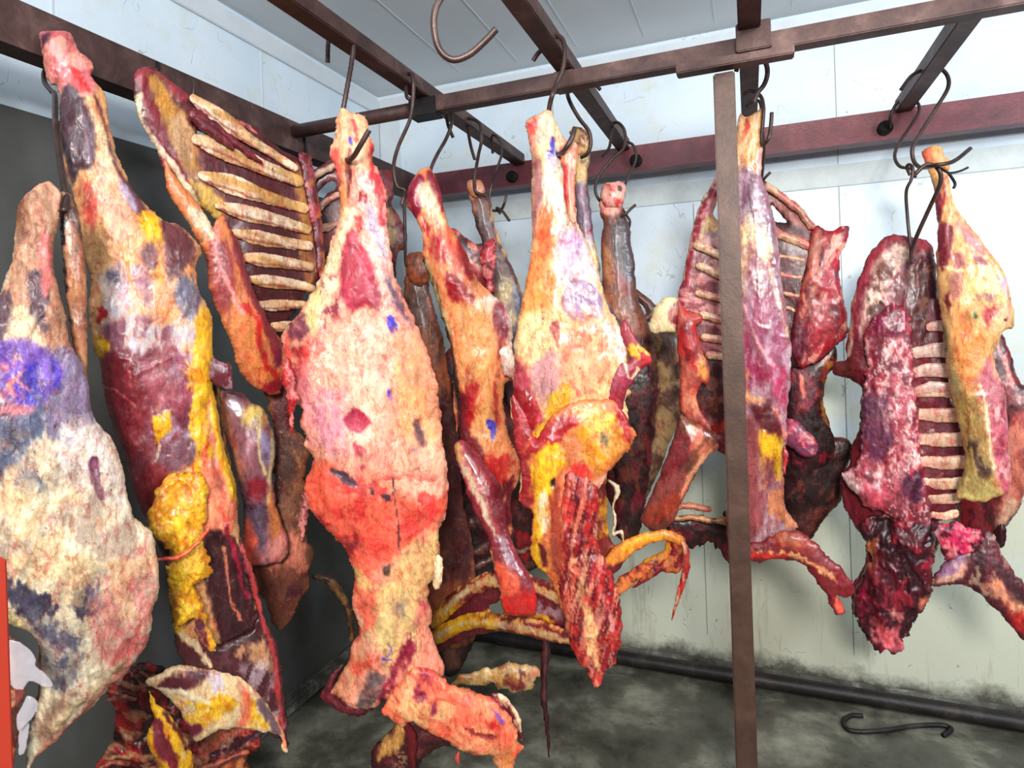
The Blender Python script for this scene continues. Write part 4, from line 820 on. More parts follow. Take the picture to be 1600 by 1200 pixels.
# ---- J
fr = Frame(915, 380, 2.10)
J = carcass('beef_haunch', fr, 'grey-skinned shank with a yellowish ragged heel, right behind the pale hindquarter')
piece('leg', fr, c6('592,140 610,112 640,116 656,124 660,180 654,240 648,290 660,380 668,460 690,560 700,650 740,740 780,800 700,900 640,760 620,560 612,400 606,290 612,200'), (102, 82, 98), [
    P((206, 176, 110), c6('592,110 660,116 660,240 650,290 612,290 610,200'), 8, 6), M((120, 50, 40), 12, 14, .56, .7, 0, c6('592,110 660,116 660,200 600,200')), P((128, 40, 60), c6('636,455 668,450 668,476 640,472'), 4, 3), P((226, 200, 120), c6('650,480 680,520 700,640 720,720 690,700 660,600'), 10, 6), P('silver', c6('640,470 668,470 660,600 645,560'), 12, 5, mo=.3), L((150, 130, 150), c6('630,300 640,400 650,450'), 6, 6, 3)], th=.6, parent=J, maxh=.055)
piece('heel', fr, c6('594,135 606,112 640,112 658,126 662,180 650,200 615,200 600,170'), (206, 170, 110), [M((120, 50, 40), 8, 8, .55, .8), L('bone', c6('606,118 630,112 652,122'), 4, 3, 5)], th=.6, parent=J, dz=.015, rag=3.4)

# ---- K
fr = Frame(965, 560, 2.36)
K = carcass('beef_haunch', fr, 'dark brown leg with a pale pink cut hock, at the back right of pale hindquarter')
piece('leg', fr, c6('700,310 730,298 770,300 778,330 770,380 790,430 800,500 815,620 820,680 850,760 880,850 890,960 880,1100 850,1200 860,1260 820,1400 760,1440 700,1300 680,1000 690,800 700,640 696,500 704,440 690,400 694,360'), (112, 64, 50), [
    P((236, 170, 150), c6('700,310 770,300 778,340 765,380 735,420 700,400'), 8, 6), P('rose', c6('725,340 760,340 755,380 730,370'), 6, 6, mo=.3), P('black', c6('752,312 768,312 766,330 754,328'), 3, 2), P((70, 58, 66), c6('735,450 780,430 800,520 815,630 780,620 745,560'), 10, 5),
    P((180, 120, 76), c6('700,500 740,560 740,620 700,640'), 16, 8, mo=.2), P((120, 24, 40), c6('740,590 790,630 790,680 750,650'), 12, 8, mo=.2), P((150, 84, 50), c6('700,660 800,680 850,790 860,850 720,820'), 20, 10, mo=.4), M((50, 20, 22), 24, 34, .52, .8, 0, c6('680,820 890,820 890,1300 690,1400')), M('tan', 30, 20, .64, .6, 0, c6('780,960 890,960 890,1200 800,1200')),
    P((90, 30, 40), c6('720,1180 760,1180 780,1440 720,1360'), 14, 8)], th=.5, parent=K, maxh=.07)
piece('flank', fr, px('948,640 975,590 1000,556 1024,590 1024,650 1016,720 1006,800 992,838 962,832 964,760 952,700'), (56, 18, 24), [M((110, 60, 40), 10, 24, .58, .8), M('black', 14, 24, .5, .7), M('wine', 10, 18, .6, .8)], th=.4, parent=K, dz=.03, maxh=.04, rag=2.5)
piece('hock', fr, c6('700,310 730,298 772,300 778,330 768,375 730,385 700,370'), (240, 176, 160), [P('black', c6('754,312 768,312 766,330 754,328'), 3, 2, dh=-.006), M('brightred', 8, 8, .6, .7)], th=.6, parent=K, dz=.02)

# ---- small curved leg piece between K and M
fr = Frame(1000, 480, 2.60)
K2 = carcass('meat_scrap', fr, 'small brown curved piece of meat showing against the wall left of the white knuckle')
piece('meat', fr, r1('34,810 60,830 100,860 122,890 115,930 60,960 20,960 30,900 60,920 80,910 60,880 36,860'), (112, 60, 52), [M('umber', 14, 14, .5, .7)], th=.6, parent=K2)

# ---- L: yellow rib loops
fr = Frame(990, 880, 1.95)
L0 = carcass('beef_flank_ribs', fr, 'yellow-fatted pair of curved rib ends with a thin hanging strip, left of the post')
lay = [M((120, 34, 40), 20, 30, .54, .9), M('yellow', 26, 20, .6, .7)]
piece('fat_stem', fr, c7('575,400 570,300 560,200 590,150 625,200 628,300 625,360 632,400 630,480 650,540 670,560 640,580 660,600 620,640 590,610 578,540 572,460'), (206, 140, 40), lay, th=.5, parent=L0)
piece('rib', fr, c7('590,625 640,610 680,565 740,528 800,510 850,515 882,530'), (236, 150, 56), [L((110, 30, 36), c7('600,640 660,625 720,585 790,545'), [14, 18, 14, 8], 6, 6), L('yellow', c7('680,550 740,515 820,500'), 8, 5, 5)], th=.55, parent=L0, dz=.02, widths=[30, 28, 26, 22, 17, 16, 14])
piece('rib', fr, c7('640,720 680,690 740,640 800,605 840,570 856,520'), (226, 130, 66), [M((110, 26, 34), 30, 20, .48, .9), L('gold', c7('740,610 800,590 830,550'), 9, 6, 6)], th=.55, parent=L0, dz=.0, widths=[14, 20, 22, 22, 20, 20], rag=3.2)
piece('meat_edge', fr, c7('840,500 880,505 895,540 890,620 860,635 820,640 780,660 720,690 760,640 820,600 845,560'), (130, 26, 36), [M('orange', 14, 20, .55, .8)], th=.5, parent=L0, dz=.01, rag=3.2)
piece('thin_strip', fr, c7('884,530 898,560 895,620 872,700 848,790'), (220, 110, 90), [M('blood', 8, 30, .5, .8), M('cream', 6, 20, .6, .7)], th=.7, parent=L0, dz=.03, widths=[8, 10, 11, 8, 2])
piece('white_string', fr, c7('640,320 668,350 650,400 658,450 650,500 680,490 684,525'), 'bone', [], th=.8, parent=L0, dz=.04, widths=[5, 10, 4, 6, 4, 6, 2])

# ---- stray bits lower middle
fr = Frame(790, 1056, 2.10)
Sc = carcass('beef_trim', fr, 'short fatty scrap end sticking out to the right, beside the coral belly flap')
piece('fat', fr, t4('780,500 900,466 980,462 1060,440 1110,398 1160,412 1240,412 1300,432 1380,462 1396,490 1340,530 1320,590 1240,610 1160,625 1090,590 1060,600 1000,560 940,580 880,590 780,580 690,580'), (216, 184, 130), [
    P((90, 24, 34), t4('1195,450 1250,450 1260,480 1220,500'), 4, 4), P((110, 24, 38), t4('1100,500 1160,490 1250,560 1240,600 1150,600 1080,540'), 8, 6, mo=.2), P((92, 30, 34), t4('940,550 1060,540 1060,575 1000,560'), 6, 4), M('ochre', 14, 14, .55, .6), P('salmon', t4('1300,450 1380,475 1330,510 1280,480'), 8, 6, mo=.3)], th=.5, parent=Sc, rag=3.2)
fr = Frame(852, 1080, 1.95)
ta = carcass('meat_strip', fr, 'long thin dark strip of sinew hanging straight down below the curved ribs')
piece('sinew', fr, px('850,960 853,1000 851,1040 850,1090 855,1140 857,1182'), (58, 20, 28), [L((96, 54, 56), px('852,990 850,1090'), 4, 4, 3)], th=.8, parent=ta, widths=[17, 15, 12, 9, 6, 3])
piece('sinew_root', fr, px('838,950 866,950 862,990 844,990'), (70, 24, 32), [], th=.5, parent=ta)
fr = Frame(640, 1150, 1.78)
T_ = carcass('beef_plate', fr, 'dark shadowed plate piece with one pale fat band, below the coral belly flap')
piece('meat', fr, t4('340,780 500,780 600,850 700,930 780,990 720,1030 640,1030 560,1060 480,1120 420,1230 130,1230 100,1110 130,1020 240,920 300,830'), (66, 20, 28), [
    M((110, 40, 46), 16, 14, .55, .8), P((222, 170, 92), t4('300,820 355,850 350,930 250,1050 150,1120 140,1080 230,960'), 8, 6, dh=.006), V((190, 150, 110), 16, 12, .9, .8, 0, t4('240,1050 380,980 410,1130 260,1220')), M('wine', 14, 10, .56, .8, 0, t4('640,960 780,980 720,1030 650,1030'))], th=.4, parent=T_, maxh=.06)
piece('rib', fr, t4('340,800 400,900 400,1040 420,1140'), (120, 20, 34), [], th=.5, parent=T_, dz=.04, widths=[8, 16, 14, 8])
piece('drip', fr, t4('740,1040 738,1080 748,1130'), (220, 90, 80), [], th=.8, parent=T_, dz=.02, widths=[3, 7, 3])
fr = Frame(520, 930, 2.30)
U_ = carcass('meat_bone', fr, 'single thin curved rib in shadow against the dark left wall')
piece('rib', fr, px('490,902 512,906 534,930 546,960 550,1000'), (130, 96, 56), [M('umber', 14, 14, .5, .8)], th=.8, parent=U_, widths=[8, 14, 14, 12, 8])

# ---- M: rib side left of the post, with knuckle and folded foreleg
fr = Frame(1085, 560, 2.12, yaw=.05)
M0 = carcass('beef_forequarter', fr, 'forequarter with ribs, white knuckle and bent foreleg, hanging just left of and behind the post')
piece('rib_wall', fr, cat_([r1('385,326 420,330 440,380 440,900 440,1200'), r2('430,200 420,430 370,430 330,380 290,320 250,280 240,200'), r1('230,1180 240,1000 220,900 205,840 222,780 240,680 262,580 300,460 340,390')]), (126, 44, 54), [
    P((156, 40, 60), r1('340,390 385,326 400,400 350,470 300,560 270,700 240,860 205,840 230,720 262,580'), 6, 4, dh=.006), L('bone', r1('380,335 330,410 280,510 250,640 225,770'), 5, 3, 3), P((220, 196, 110), r1('310,540 360,510 370,550 320,600 290,640'), 10, 8, mo=.2),
    M((236, 180, 170), 22, 10, .6, .7, .2), P((60, 22, 26), r2('250,60 420,60 420,340 330,300 270,200'), 20, 10), M((130, 70, 50), 14, 14, .55, .8, 0, r2('260,60 420,60 420,300 300,260')), P('brightred', r2('340,330 410,290 410,350 350,352'), 8, 6, mo=.2)],
    th=.3, parent=M0, maxh=.04, holes=[r1('352,500 372,440 400,400 405,500 380,534 360,522')])
for a in ('280,640 330,660 400,690', '290,720 340,745 400,770', '290,830 340,845 400,860', '300,920 350,930 405,950', '310,1010 360,1015 405,1025', '330,1080 370,1085 410,1090'):
    piece('rib', fr, r1(a), (232, 198, 160), [M((190, 110, 100), 14, 8, .55, .7)], th=.6, parent=M0, dz=.03, widths=[12, 13, 13], rag=.8)
piece('knuckle', fr, r1('95,940 110,890 150,850 190,846 215,870 210,930 200,985 160,992 100,990 88,970'), (236, 224, 170), [P((120, 22, 40), r1('180,870 215,870 220,980 180,960 165,920'), 5, 4), M('cream', 14, 14, .5, .5)], th=.6, parent=M0, dz=.03)
piece('shoulder', fr, cat_([r1('200,860 240,900 300,920 300,950 280,970 300,1040 330,1130 320,1200'), r2('300,150 280,200 300,270 340,330 330,350 280,320 230,290 210,220 215,130 205,20'), r1('205,1080 200,1000')]), (166, 78, 64), [
    P((130, 24, 34), r1('215,960 270,960 280,1040 245,1110 220,1060'), 6, 5, dh=.005), M('brightred', 14, 20, .58, .7), P((240, 150, 110), r2('210,120 290,200 300,280 240,260'), 16, 10, mo=.3), P((220, 160, 80), r1('290,1080 330,1140 320,1180 295,1160'), 8, 8)], th=.5, parent=M0, dz=.04)
piece('foreleg', fr, r2('215,270 270,300 340,340 368,400 330,430 290,480 250,560 215,630 190,690 150,730 130,748 80,720 58,690 70,640 100,590 140,490 180,390 200,320'), (138, 70, 62), [
    P((196, 110, 80), r2('215,270 300,310 368,400 330,430 290,470 250,400 220,350'), 12, 8, mo=.3), L((230, 160, 120), r2('330,420 270,480 230,560 200,610'), [8, 10, 8, 3], 4, 4), P((120, 40, 46), r2('200,330 260,360 240,450 180,520 150,500'), 14, 8), P((160, 60, 40), r2('90,640 190,560 200,640 150,720 80,700'), 12, 8, mo=.2), M('umber', 16, 40, .6, .6, .5), L((226, 190, 150), r2('240,330 255,310 280,330'), 3, 2, 2)], th=.55, parent=M0, dz=.06, maxh=.06, mat=MAT_WET)
piece('rib', fr, r2('150,705 250,690 330,700 400,705'), (206, 150, 96), [M('umber', 20, 10, .58, .7)], th=.7, parent=M0, dz=.03, widths=[6, 9, 10, 11])
piece('rib', fr, r2('200,655 270,650 330,665'), (196, 120, 90), [M('pink', 20, 10, .58, .7)], th=.7, parent=M0, dz=.01, widths=[9, 11, 9])
piece('cut_end', fr, r2('150,720 250,700 400,700 420,620 425,900 410,890 390,850 375,830 360,840 340,800 280,830 240,825 200,780 160,760'), (84, 16, 28), [M('black', 14, 14, .5, .8), P('magenta', r2('380,830 400,780 425,780 425,900'), 8, 8, mo=.2)], th=.4, parent=M0, dz=-.02, rag=4, maxh=.04)

# brown hide-like piece behind M
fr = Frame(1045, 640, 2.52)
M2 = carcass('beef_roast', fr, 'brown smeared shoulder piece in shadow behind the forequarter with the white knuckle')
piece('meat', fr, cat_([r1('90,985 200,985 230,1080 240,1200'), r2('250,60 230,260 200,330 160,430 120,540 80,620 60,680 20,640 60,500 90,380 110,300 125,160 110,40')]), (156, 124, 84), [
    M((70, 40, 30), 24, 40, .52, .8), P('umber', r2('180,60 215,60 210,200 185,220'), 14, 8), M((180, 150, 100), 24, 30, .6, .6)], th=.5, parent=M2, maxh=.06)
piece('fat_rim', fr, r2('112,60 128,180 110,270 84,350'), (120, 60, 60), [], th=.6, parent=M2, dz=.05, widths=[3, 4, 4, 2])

# ---- N: glossy purple leg right beside the post
fr = Frame(1190, 560, 1.98)
N_ = carcass('beef_hindquarter', fr, 'smooth glossy purple and pink leg hanging directly behind the right edge of the brown post')
piece('leg', fr, cat_([px('1152,186 1164,184'), r1('500,110 530,90 545,70 550,120 545,200 552,260 545,330 556,380 580,450 606,560 620,660 630,780 650,900 665,1020 668,1120 660,1200'), r2('665,150 650,290 655,360 640,420 650,450 640,500 640,560 636,620 650,680 700,740 600,800 480,830 400,760 440,300 440,0'), r1('440,1100 440,400')]), (152, 98, 110), [
    P((240, 190, 130), r1('440,120 550,80 550,330 500,330 470,330 440,330'), 10, 6, mo=.1), M('blood', 14, 20, .52, .7, .3, r1('460,110 520,110 530,240 480,220')), P((222, 150, 60), r1('470,250 520,280 520,340 470,330'), 12, 6), P('pink', r1('530,250 552,260 545,340 530,330'), 5, 4),
    P((146, 118, 134), r1('500,360 550,370 600,560 610,620 570,600 520,500'), 20, 6, mo=.1), P((118, 78, 98), r1('470,340 510,350 540,460 500,540 470,520'), 16, 5), P('silver', r1('520,400 540,420 560,520 545,520'), 10, 3), P((240, 220, 150), r1('470,540 540,560 600,640 560,700 500,640 480,800 470,800'), 16, 8, mo=.15),
    L('cream', r1('560,680 590,800 620,880 650,1000'), 6, 5, 4), P((160, 88, 116), r1('500,860 560,820 600,860 640,960 650,1100 600,1160 540,1060 500,980'), 16, 6, dh=.004), L((232, 170, 176), r1('480,880 520,1000 580,1100 620,1150 660,1120'), [5, 5, 6, 6, 4], 4, 3),
    P((150, 50, 84), r1('480,1000 530,1080 600,1160 640,1180 560,1200 480,1200'), 18, 6), P((176, 60, 96), r2('580,100 650,80 650,290 600,200'), 14, 6), M('silver', 10, 34, .62, .5, .1), L((244, 150, 130), r2('490,210 560,230 600,260 650,360'), 5, 4, 5, mo=.2), P('peach', r2('484,100 500,200 560,220 500,230 482,200'), 8, 6),
    P((90, 30, 36), r2('510,240 580,230 620,330 630,400 560,340 520,290'), 10, 6), P('yellow', r2('535,330 600,350 630,420 620,520 560,480 535,420'), 12, 8, mo=.1, dh=.003), P((146, 74, 76), r2('480,300 530,330 540,560 560,700 500,780 480,600'), 12, 6), M('orange', 16, 20, .52, .7, 0, r2('540,460 640,460 640,640 700,740 580,720')), P((120, 60, 66), r2('560,450 600,450 610,520 560,560'), 12, 8, mo=.2)],
    th=.5, parent=N_, mat=MAT_WET, maxh=.08, rel=.003)
piece('flank_tail', fr, r2('480,790 560,780 640,740 700,740 760,790 820,850 880,910 916,960 915,1000 880,1010 850,1000 870,1040 888,1070 860,1088 830,1060 800,990 740,900 680,860 640,850 590,850 540,868 500,862 440,850'), (126, 36, 42), [
    L((240, 180, 120), r2('490,840 600,820 700,840 780,880 840,930 860,960'), [3, 6, 8, 8, 6, 3], 4, 6, mo=.3), L('brightred', r2('500,840 600,838 640,840'), 6, 4, 5), P((176, 86, 56), r2('580,720 680,740 760,800 700,800 600,780'), 14, 8, mo=.3), P((120, 24, 34), r2('840,900 916,960 910,1000 850,980'), 10, 6), P('coral', r2('830,1000 880,1040 870,1084 840,1060'), 8, 6)], th=.5, parent=N_, dz=.03, rag=2.6, maxh=.05)
piece('bloody_edge', fr, r2('640,390 652,420 648,470 640,520 632,480 632,420'), 'rose', [M('blood', 8, 12, .5, .8)], th=.6, parent=N_, dz=.05)

# ---- O: rib side right of N
fr = Frame(1255, 470, 2.27, yaw=.05)
O0 = carcass('beef_rib_rack', fr, 'rib rack with dark gaps and marbled red chine edge, right of the glossy purple leg')
piece('rib_wall', fr, r1('545,370 570,380 640,440 700,490 750,540 790,570 830,580 870,560 900,565 880,640 860,690 865,790 880,860 896,940 890,1010 850,1040 780,1110 720,1120 680,1130 640,1150 600,1150 560,900 540,500'), (64, 26, 32), [
    P((176, 110, 100), r1('560,380 640,440 760,550 740,580 640,520 580,440'), 10, 6, mo=.2), P((90, 44, 50), r1('600,560 740,600 700,880 640,880'), 10, 6)], th=.25, parent=O0, maxh=.03, holes=[r1('585,470 610,490 650,535 640,542 600,535 590,500')])
for a, w0 in (('570,400 640,450 700,500 750,560', 12), ('600,585 660,610 735,640', 16), ('620,680 670,690 720,700', 8), ('630,755 670,765 710,770', 8), ('640,830 670,840 700,845', 8), ('645,890 680,900', 7)):
    piece('rib', fr, r1(a), (214, 176, 140), [M('rose', 14, 8, .56, .7)], th=.6, parent=O0, dz=.022, widths=[w0] * len(r1(a)))
piece('chine', fr, r1('740,600 770,560 800,570 830,580 870,562 902,566 884,640 862,690 866,790 882,860 896,940 890,1010 850,1036 800,1090 750,1118 700,1130 670,1060 665,980 690,880 710,780 730,680'), (164, 26, 44), [
    P((206, 130, 106), r1('740,600 790,570 810,640 780,760 760,900 700,980 680,960 700,860 720,720'), 14, 8, mo=.25), M((244, 190, 160), 9, 34, .60, .85, .5, r1('800,570 902,566 890,1010 700,1120 740,1000 790,760')), P((120, 60, 80), r1('670,960 720,960 740,1040 690,1120 665,1060'), 14, 8, mo=.3), M((90, 14, 30), 10, 26, .62, .7, .4)], th=.5, parent=O0, dz=.02, maxh=.05, rel=.006)
piece('inner_meat', fr, cat_([r1('640,1130 720,1120 850,1040 850,1130'), t5('340,260 320,380 350,470 360,520 380,600 350,680 300,720 180,720 140,600 150,400 160,200')]), (58, 14, 22), [
    P((196, 130, 40), t5('330,150 380,120 370,230 340,330 340,430 360,500 340,500 310,400 310,280'), 6, 6), P((96, 24, 40), t5('170,240 300,180 310,330 250,440 180,400'), 16, 8), M((150, 40, 60), 10, 16, .62, .8), M('black', 20, 20, .55, .7), L((230, 130, 110), t5('215,270 220,310 230,360'), 5, 4, 4)], th=.4, parent=O0, dz=-.03, maxh=.05)
piece('magenta_muscle', fr, t5('140,460 200,470 250,520 290,570 270,630 220,630 170,590 140,560'), (176, 30, 84), [M('purple', 10, 10, .5, .8), M('pink', 8, 8, .62, .8)], th=.6, parent=O0, dz=.04)
piece('lower_meat', fr, t5('140,560 300,560 400,560 450,580 470,640 440,700 420,780 410,860 330,950 262,1050 210,1016 180,1000 140,960 130,760'), (44, 14, 18), [M((110, 50, 40), 12, 30, .6, .8, .6), M('black', 20, 20, .5, .7), P((96, 40, 36), t5('210,990 300,900 400,840 400,880 300,950 250,1040'), 8, 8, mo=.2)], th=.4, parent=O0, dz=-.05, maxh=.04)

# ---- P: bent forequarter on the right with raw pink inside
fr = Frame(1400, 680, 2.08)
P_ = carcass('beef_forequarter', fr, 'folded forequarter with raw magenta inside and a dark ragged lower end, right of the post')
piece('outer', fr, cat_([r3('225,560 270,510 310,480 370,478 420,490 480,500 510,540 520,600 540,800 560,1000 580,1200'), r4('600,100 630,300 640,400 600,500 560,560 530,600 540,680 500,820 495,930 470,960 440,1000 400,1060 408,1088 370,1110 372,1160 330,1168 300,1150 268,1178 240,1120 232,1145 200,1090 160,1030 145,1020 148,900 185,840 210,760 200,690 150,620 110,540 95,460 100,400 135,360 140,300 180,180 190,0'), r3('190,1160 130,1120 65,1100 70,1050 120,1030 118,990 140,850 145,780 180,670 210,590')]), (120, 30, 46), [
    P((170, 60, 76), r3('225,560 290,485 400,480 500,520 480,560 400,500 310,520 240,620 190,740 170,880 130,960 118,980 140,800 190,660'), 8, 6), P((236, 206, 186), r3('250,600 310,520 400,520 400,600 330,700 300,780 220,860 190,940 200,800 220,700'), 14, 8, mo=.1),
    M((96, 50, 44), 12, 14, .60, .8, 0, r3('240,620 400,520 300,780 200,900')), P('umber', r3('240,790 290,755 280,810 220,850'), 6, 6), L('bone', r3('160,720 140,820 140,960 128,1010'), 6, 5, 4), P((74, 24, 30), r3('400,620 500,580 530,700 530,900 440,960 400,800'), 20, 8), M((150, 100, 80), 30, 10, .56, .7, -.5, r3('400,600 530,600 530,900 430,860')),
    P((90, 36, 32), r3('70,1050 140,1030 180,1080 130,1110 80,1100'), 10, 6, mo=.3), P((74, 18, 26), r4('100,0 190,0 185,180 140,300 110,200'), 16, 8), M((44, 10, 18), 20, 22, .52, .7, 0, r4('240,560 500,600 500,960 260,900'))], th=.38, parent=P_, maxh=.07, rel=.006)
piece('neck_muscle', fr, cat_([r3('230,870 300,800 340,780 400,830 410,900 420,1000 430,1200'), r4('440,100 450,250 455,380 480,440 500,560 480,640 400,620 300,560 200,520 110,400 140,370 190,300 190,100 200,0'), r3('215,1100 200,980 205,920')]), (178, 84, 96), [
    P((124, 24, 64), r3('235,870 300,800 345,780 395,840 380,920 300,940 240,930'), 6, 5, dh=.006), M((244, 206, 200), 16, 34, .54, .85, 0, r3('200,930 420,930 440,1200 200,1200')), M((246, 200, 190), 16, 34, .54, .85, 0, r4('200,0 440,0 450,400 180,400')), M((150, 30, 50), 10, 18, .60, .8), M((110, 44, 58), 9, 14, .56, .8), V((250, 220, 214), 16, 40, .93, .7, .1), P((100, 50, 76), r4('190,60 310,60 320,240 240,320 190,240'), 20, 10, mo=.35),
    P((240, 170, 110), r4('150,200 185,195 175,280 150,350 135,350'), 4, 4), P((250, 214, 214), r4('100,390 150,360 180,420 260,420 240,450 130,430'), 12, 8, mo=.1), P((214, 84, 104), r4('200,430 300,450 300,560 220,560'), 16, 10, mo=.25), P('orange', r4('140,480 200,520 230,640 200,660 160,560'), 10, 6), P((70, 20, 50), r4('370,390 450,380 470,480 400,500'), 12, 8, mo=.2)], th=.5, parent=P_, dz=.055, maxh=.05, rel=.008, rag=3)
piece('ragged_end', fr, r4('190,600 300,560 420,560 500,600 500,820 490,930 440,1000 400,1056 408,1088 370,1110 372,1160 330,1168 300,1150 268,1178 240,1120 200,1080 160,1010 155,920 200,820 230,740'), (80, 14, 30), [
    M((170, 36, 58), 16, 22, .58, .8, dh=.004), M((40, 8, 20), 22, 24, .5, .85, dh=-.006), P((244, 120, 130), r4('220,1000 300,1020 370,1090 372,1160 330,1166 260,1120'), 12, 12, mo=.4), P('orange', r4('215,690 260,680 250,780 215,820'), 8, 8, mo=.2), P((150, 30, 60), r4('160,880 230,800 240,960 180,1000'), 16, 12, mo=.4), P('pink', r4('320,960 360,960 370,1010 330,1010'), 8, 8, mo=.2), P('salmon', r4('440,920 500,900 500,940 450,980'), 8, 6, mo=.3),
    P((236, 140, 130), r4('290,520 340,530 340,570 290,560'), 6, 6)], th=.5, parent=P_, dz=.05, maxh=.06, rel=.012, rag=4)
# inner rib fan
fr2 = fr
piece('rib_cavity', fr, cat_([r3('490,760 545,780 560,900 575,1050 580,1200'), r4('600,100 625,180 640,300 645,400 610,470 600,560 520,600 490,540 470,440 450,360 450,150 430,0'), r3('430,1100 425,1000 440,880 470,800')]), (116, 34, 58), [M((90, 26, 44), 20, 10, .5, .7)], th=.2, parent=P_, dz=.035, maxh=.012)
for a, w0 in (('490,890 530,880 560,890', 15), ('430,1000 500,990 565,990', 20), ('430,1085 500,1075 572,1080', 20), ('440,1165 510,1150 582,1160', 17)):
    piece('rib', fr, r3(a), (246, 214, 196), [M('pink', 18, 8, .62, .6)], th=.24, parent=P_, dz=.054, widths=[w0 * .9, w0 * 1.1, w0 * 1.1], rag=.8, rel=.0008)
for a, w0 in (('440,30 510,22 590,30', 18), ('440,125 520,130 610,130', 20), ('450,235 530,238 632,235', 20), ('455,330 540,338 640,335', 19), ('462,425 540,430 636,425', 17), ('485,495 540,497 605,492', 15), ('505,565 550,570 600,560', 12)):
    piece('rib', fr, r4(a), (246, 200, 170), [M('pink', 18, 8, .62, .6), M('cream', 20, 8, .6, .6)], th=.24, parent=P_, dz=.052, widths=[w0 * .9, w0 * 1.1, w0 * 1.1], rag=.8, rel=.0008)
piece('lower_leg', fr, r4('500,870 530,800 600,720 640,700 680,700 720,640 760,640 800,720 850,800 914,900 914,1110 870,1085 800,1000 740,940 690,900 640,868 580,870'), (96, 36, 48), [
    P((240, 190, 160), r4('510,860 560,790 650,740 640,800 600,850 540,866'), 10, 6, mo=.15), P((170, 130, 170), r4('540,800 600,730 645,730 620,780 560,830'), 8, 5), P((236, 160, 120), r4('720,860 790,810 830,880 900,960 914,1000 860,980 800,930'), 12, 8, mo=.2), P((60, 22, 34), r4('680,720 710,700 730,780 720,860 680,830'), 8, 6), P('brightred', r4('820,940 914,1010 914,1100 850,1050'), 14, 8, mo=.2), M('cream', 14, 20, .64, .6), P((70, 40, 46), r4('760,740 840,820 914,930 860,920 790,820'), 12, 6)], th=.5, parent=P_, dz=.05, maxh=.06, rag=2.4)
piece('bloody_mass', fr, r4('510,600 560,590 640,600 720,640 700,690 650,720 560,760 530,700 510,650'), (206, 40, 90), [M('pink', 10, 12, .55, .8, dh=.004), M((60, 10, 24), 12, 12, .58, .9), P((200, 190, 220), r4('508,600 525,600 522,640 510,630'), 4, 3)], th=.5, parent=P_, dz=.075, rag=4, rel=.01)

# ---- Q: right leg
fr = Frame(1530, 520, 1.86)
Q_ = carcass('beef_haunch', fr, 'long leg with orange heel and tan fat tied with a black strap, rightmost in front')
piece('leg', fr, cat_([r3('462,110 500,90 545,90 555,130 580,150 578,200 590,300 610,360 640,400 690,460 740,520 790,590 830,650 850,720 862,770 872,860 868,890 845,900 820,915 800,960 780,1000 790,1080 825,1160 830,1200'), r4('835,60 845,200 850,340 856,440 850,480 800,500 720,530 660,510 612,500 640,400 645,300 620,160 590,60 582,0'), r3('578,1100 560,1000 545,860 525,700 524,560 530,440 512,330 510,260 480,180')]), (228, 178, 116), [
    P((240, 150, 90), r3('462,110 545,90 580,160 575,260 590,330 560,330 540,220 500,200'), 10, 6, mo=.1), P('coral', r3('466,110 500,100 500,150 475,160'), 8, 6, mo=.3), P((130, 40, 56), r3('512,260 545,300 560,380 530,430 510,350'), 8, 4), L('blood', r3('550,230 560,300 555,350'), 4, 3, 3),
    P((140, 48, 60), r3('535,430 590,440 595,560 560,640 530,600'), 6, 4, dh=.003), P((190, 110, 110), r3('600,560 640,560 660,620 610,640'), 6, 4), P((140, 50, 72), r3('690,580 730,570 760,610 700,625'), 5, 4), P((182, 110, 100), r3('590,660 640,650 660,700 610,770 590,730'), 8, 5), P((196, 120, 120), r3('620,430 680,460 760,560 700,560 640,500'), 14, 6, mo=.2),
    P((120, 40, 50), r3('560,740 580,740 595,800 575,830'), 5, 4), L('cream', r3('540,625 640,640 720,620 800,640'), 4, 3, 3), P((238, 200, 130), r3('660,640 800,640 840,760 720,760 660,740'), 20, 8), P((206, 160, 180), r3('800,660 840,680 850,780 820,740'), 12, 6), P((170, 120, 110), r3('710,750 770,740 780,780 720,775'), 8, 6), P((180, 30, 60), r3('735,820 800,790 820,800 770,850 740,870'), 6, 6),
    P((230, 190, 150), r3('780,820 868,800 868,890 800,920 760,900'), 14, 10, mo=.4), P('umber', r3('822,850 845,848 840,865 826,862'), 3, 2), P('greenish', r3('540,860 580,940 620,1050 640,1200 600,1200 570,1050'), 12, 6), P((60, 70, 60), r3('548,880 565,940 575,1000 560,990'), 10, 5),
    P((236, 152, 84), r3('620,800 720,900 740,1000 720,1180 640,1180 600,980'), 26, 8, mo=.2), P((170, 140, 80), r4('600,60 720,60 760,300 790,480 720,530 620,500 640,300'), 24, 8, mo=.15), M((60, 36, 36), 12, 30, .56, .85, 0, r4('640,250 760,240 770,400 660,430')), P((190, 90, 110), r4('745,0 830,10 850,200 850,460 800,460 770,260'), 12, 8, mo=.1),
    M((130, 50, 70), 8, 12, .6, .7, 0, r4('745,0 830,10 850,440 790,440')), M((240, 190, 180), 14, 24, .6, .7, 0, r4('745,0 830,10 850,440 790,440')), P((190, 110, 120), r3('710,1080 750,1030 790,1100 830,1200 720,1200'), 12, 6), L('cream', r4('715,0 745,90 760,250 775,360'), 4, 3, 3), P('green', r3('690,828 708,830 704,850 692,848'), 3, 3), P((200, 180, 110), r4('650,400 780,440 780,500 700,525 640,500'), 14, 8, mo=.2)],
    th=.5, parent=Q_, maxh=.075, rel=.005)
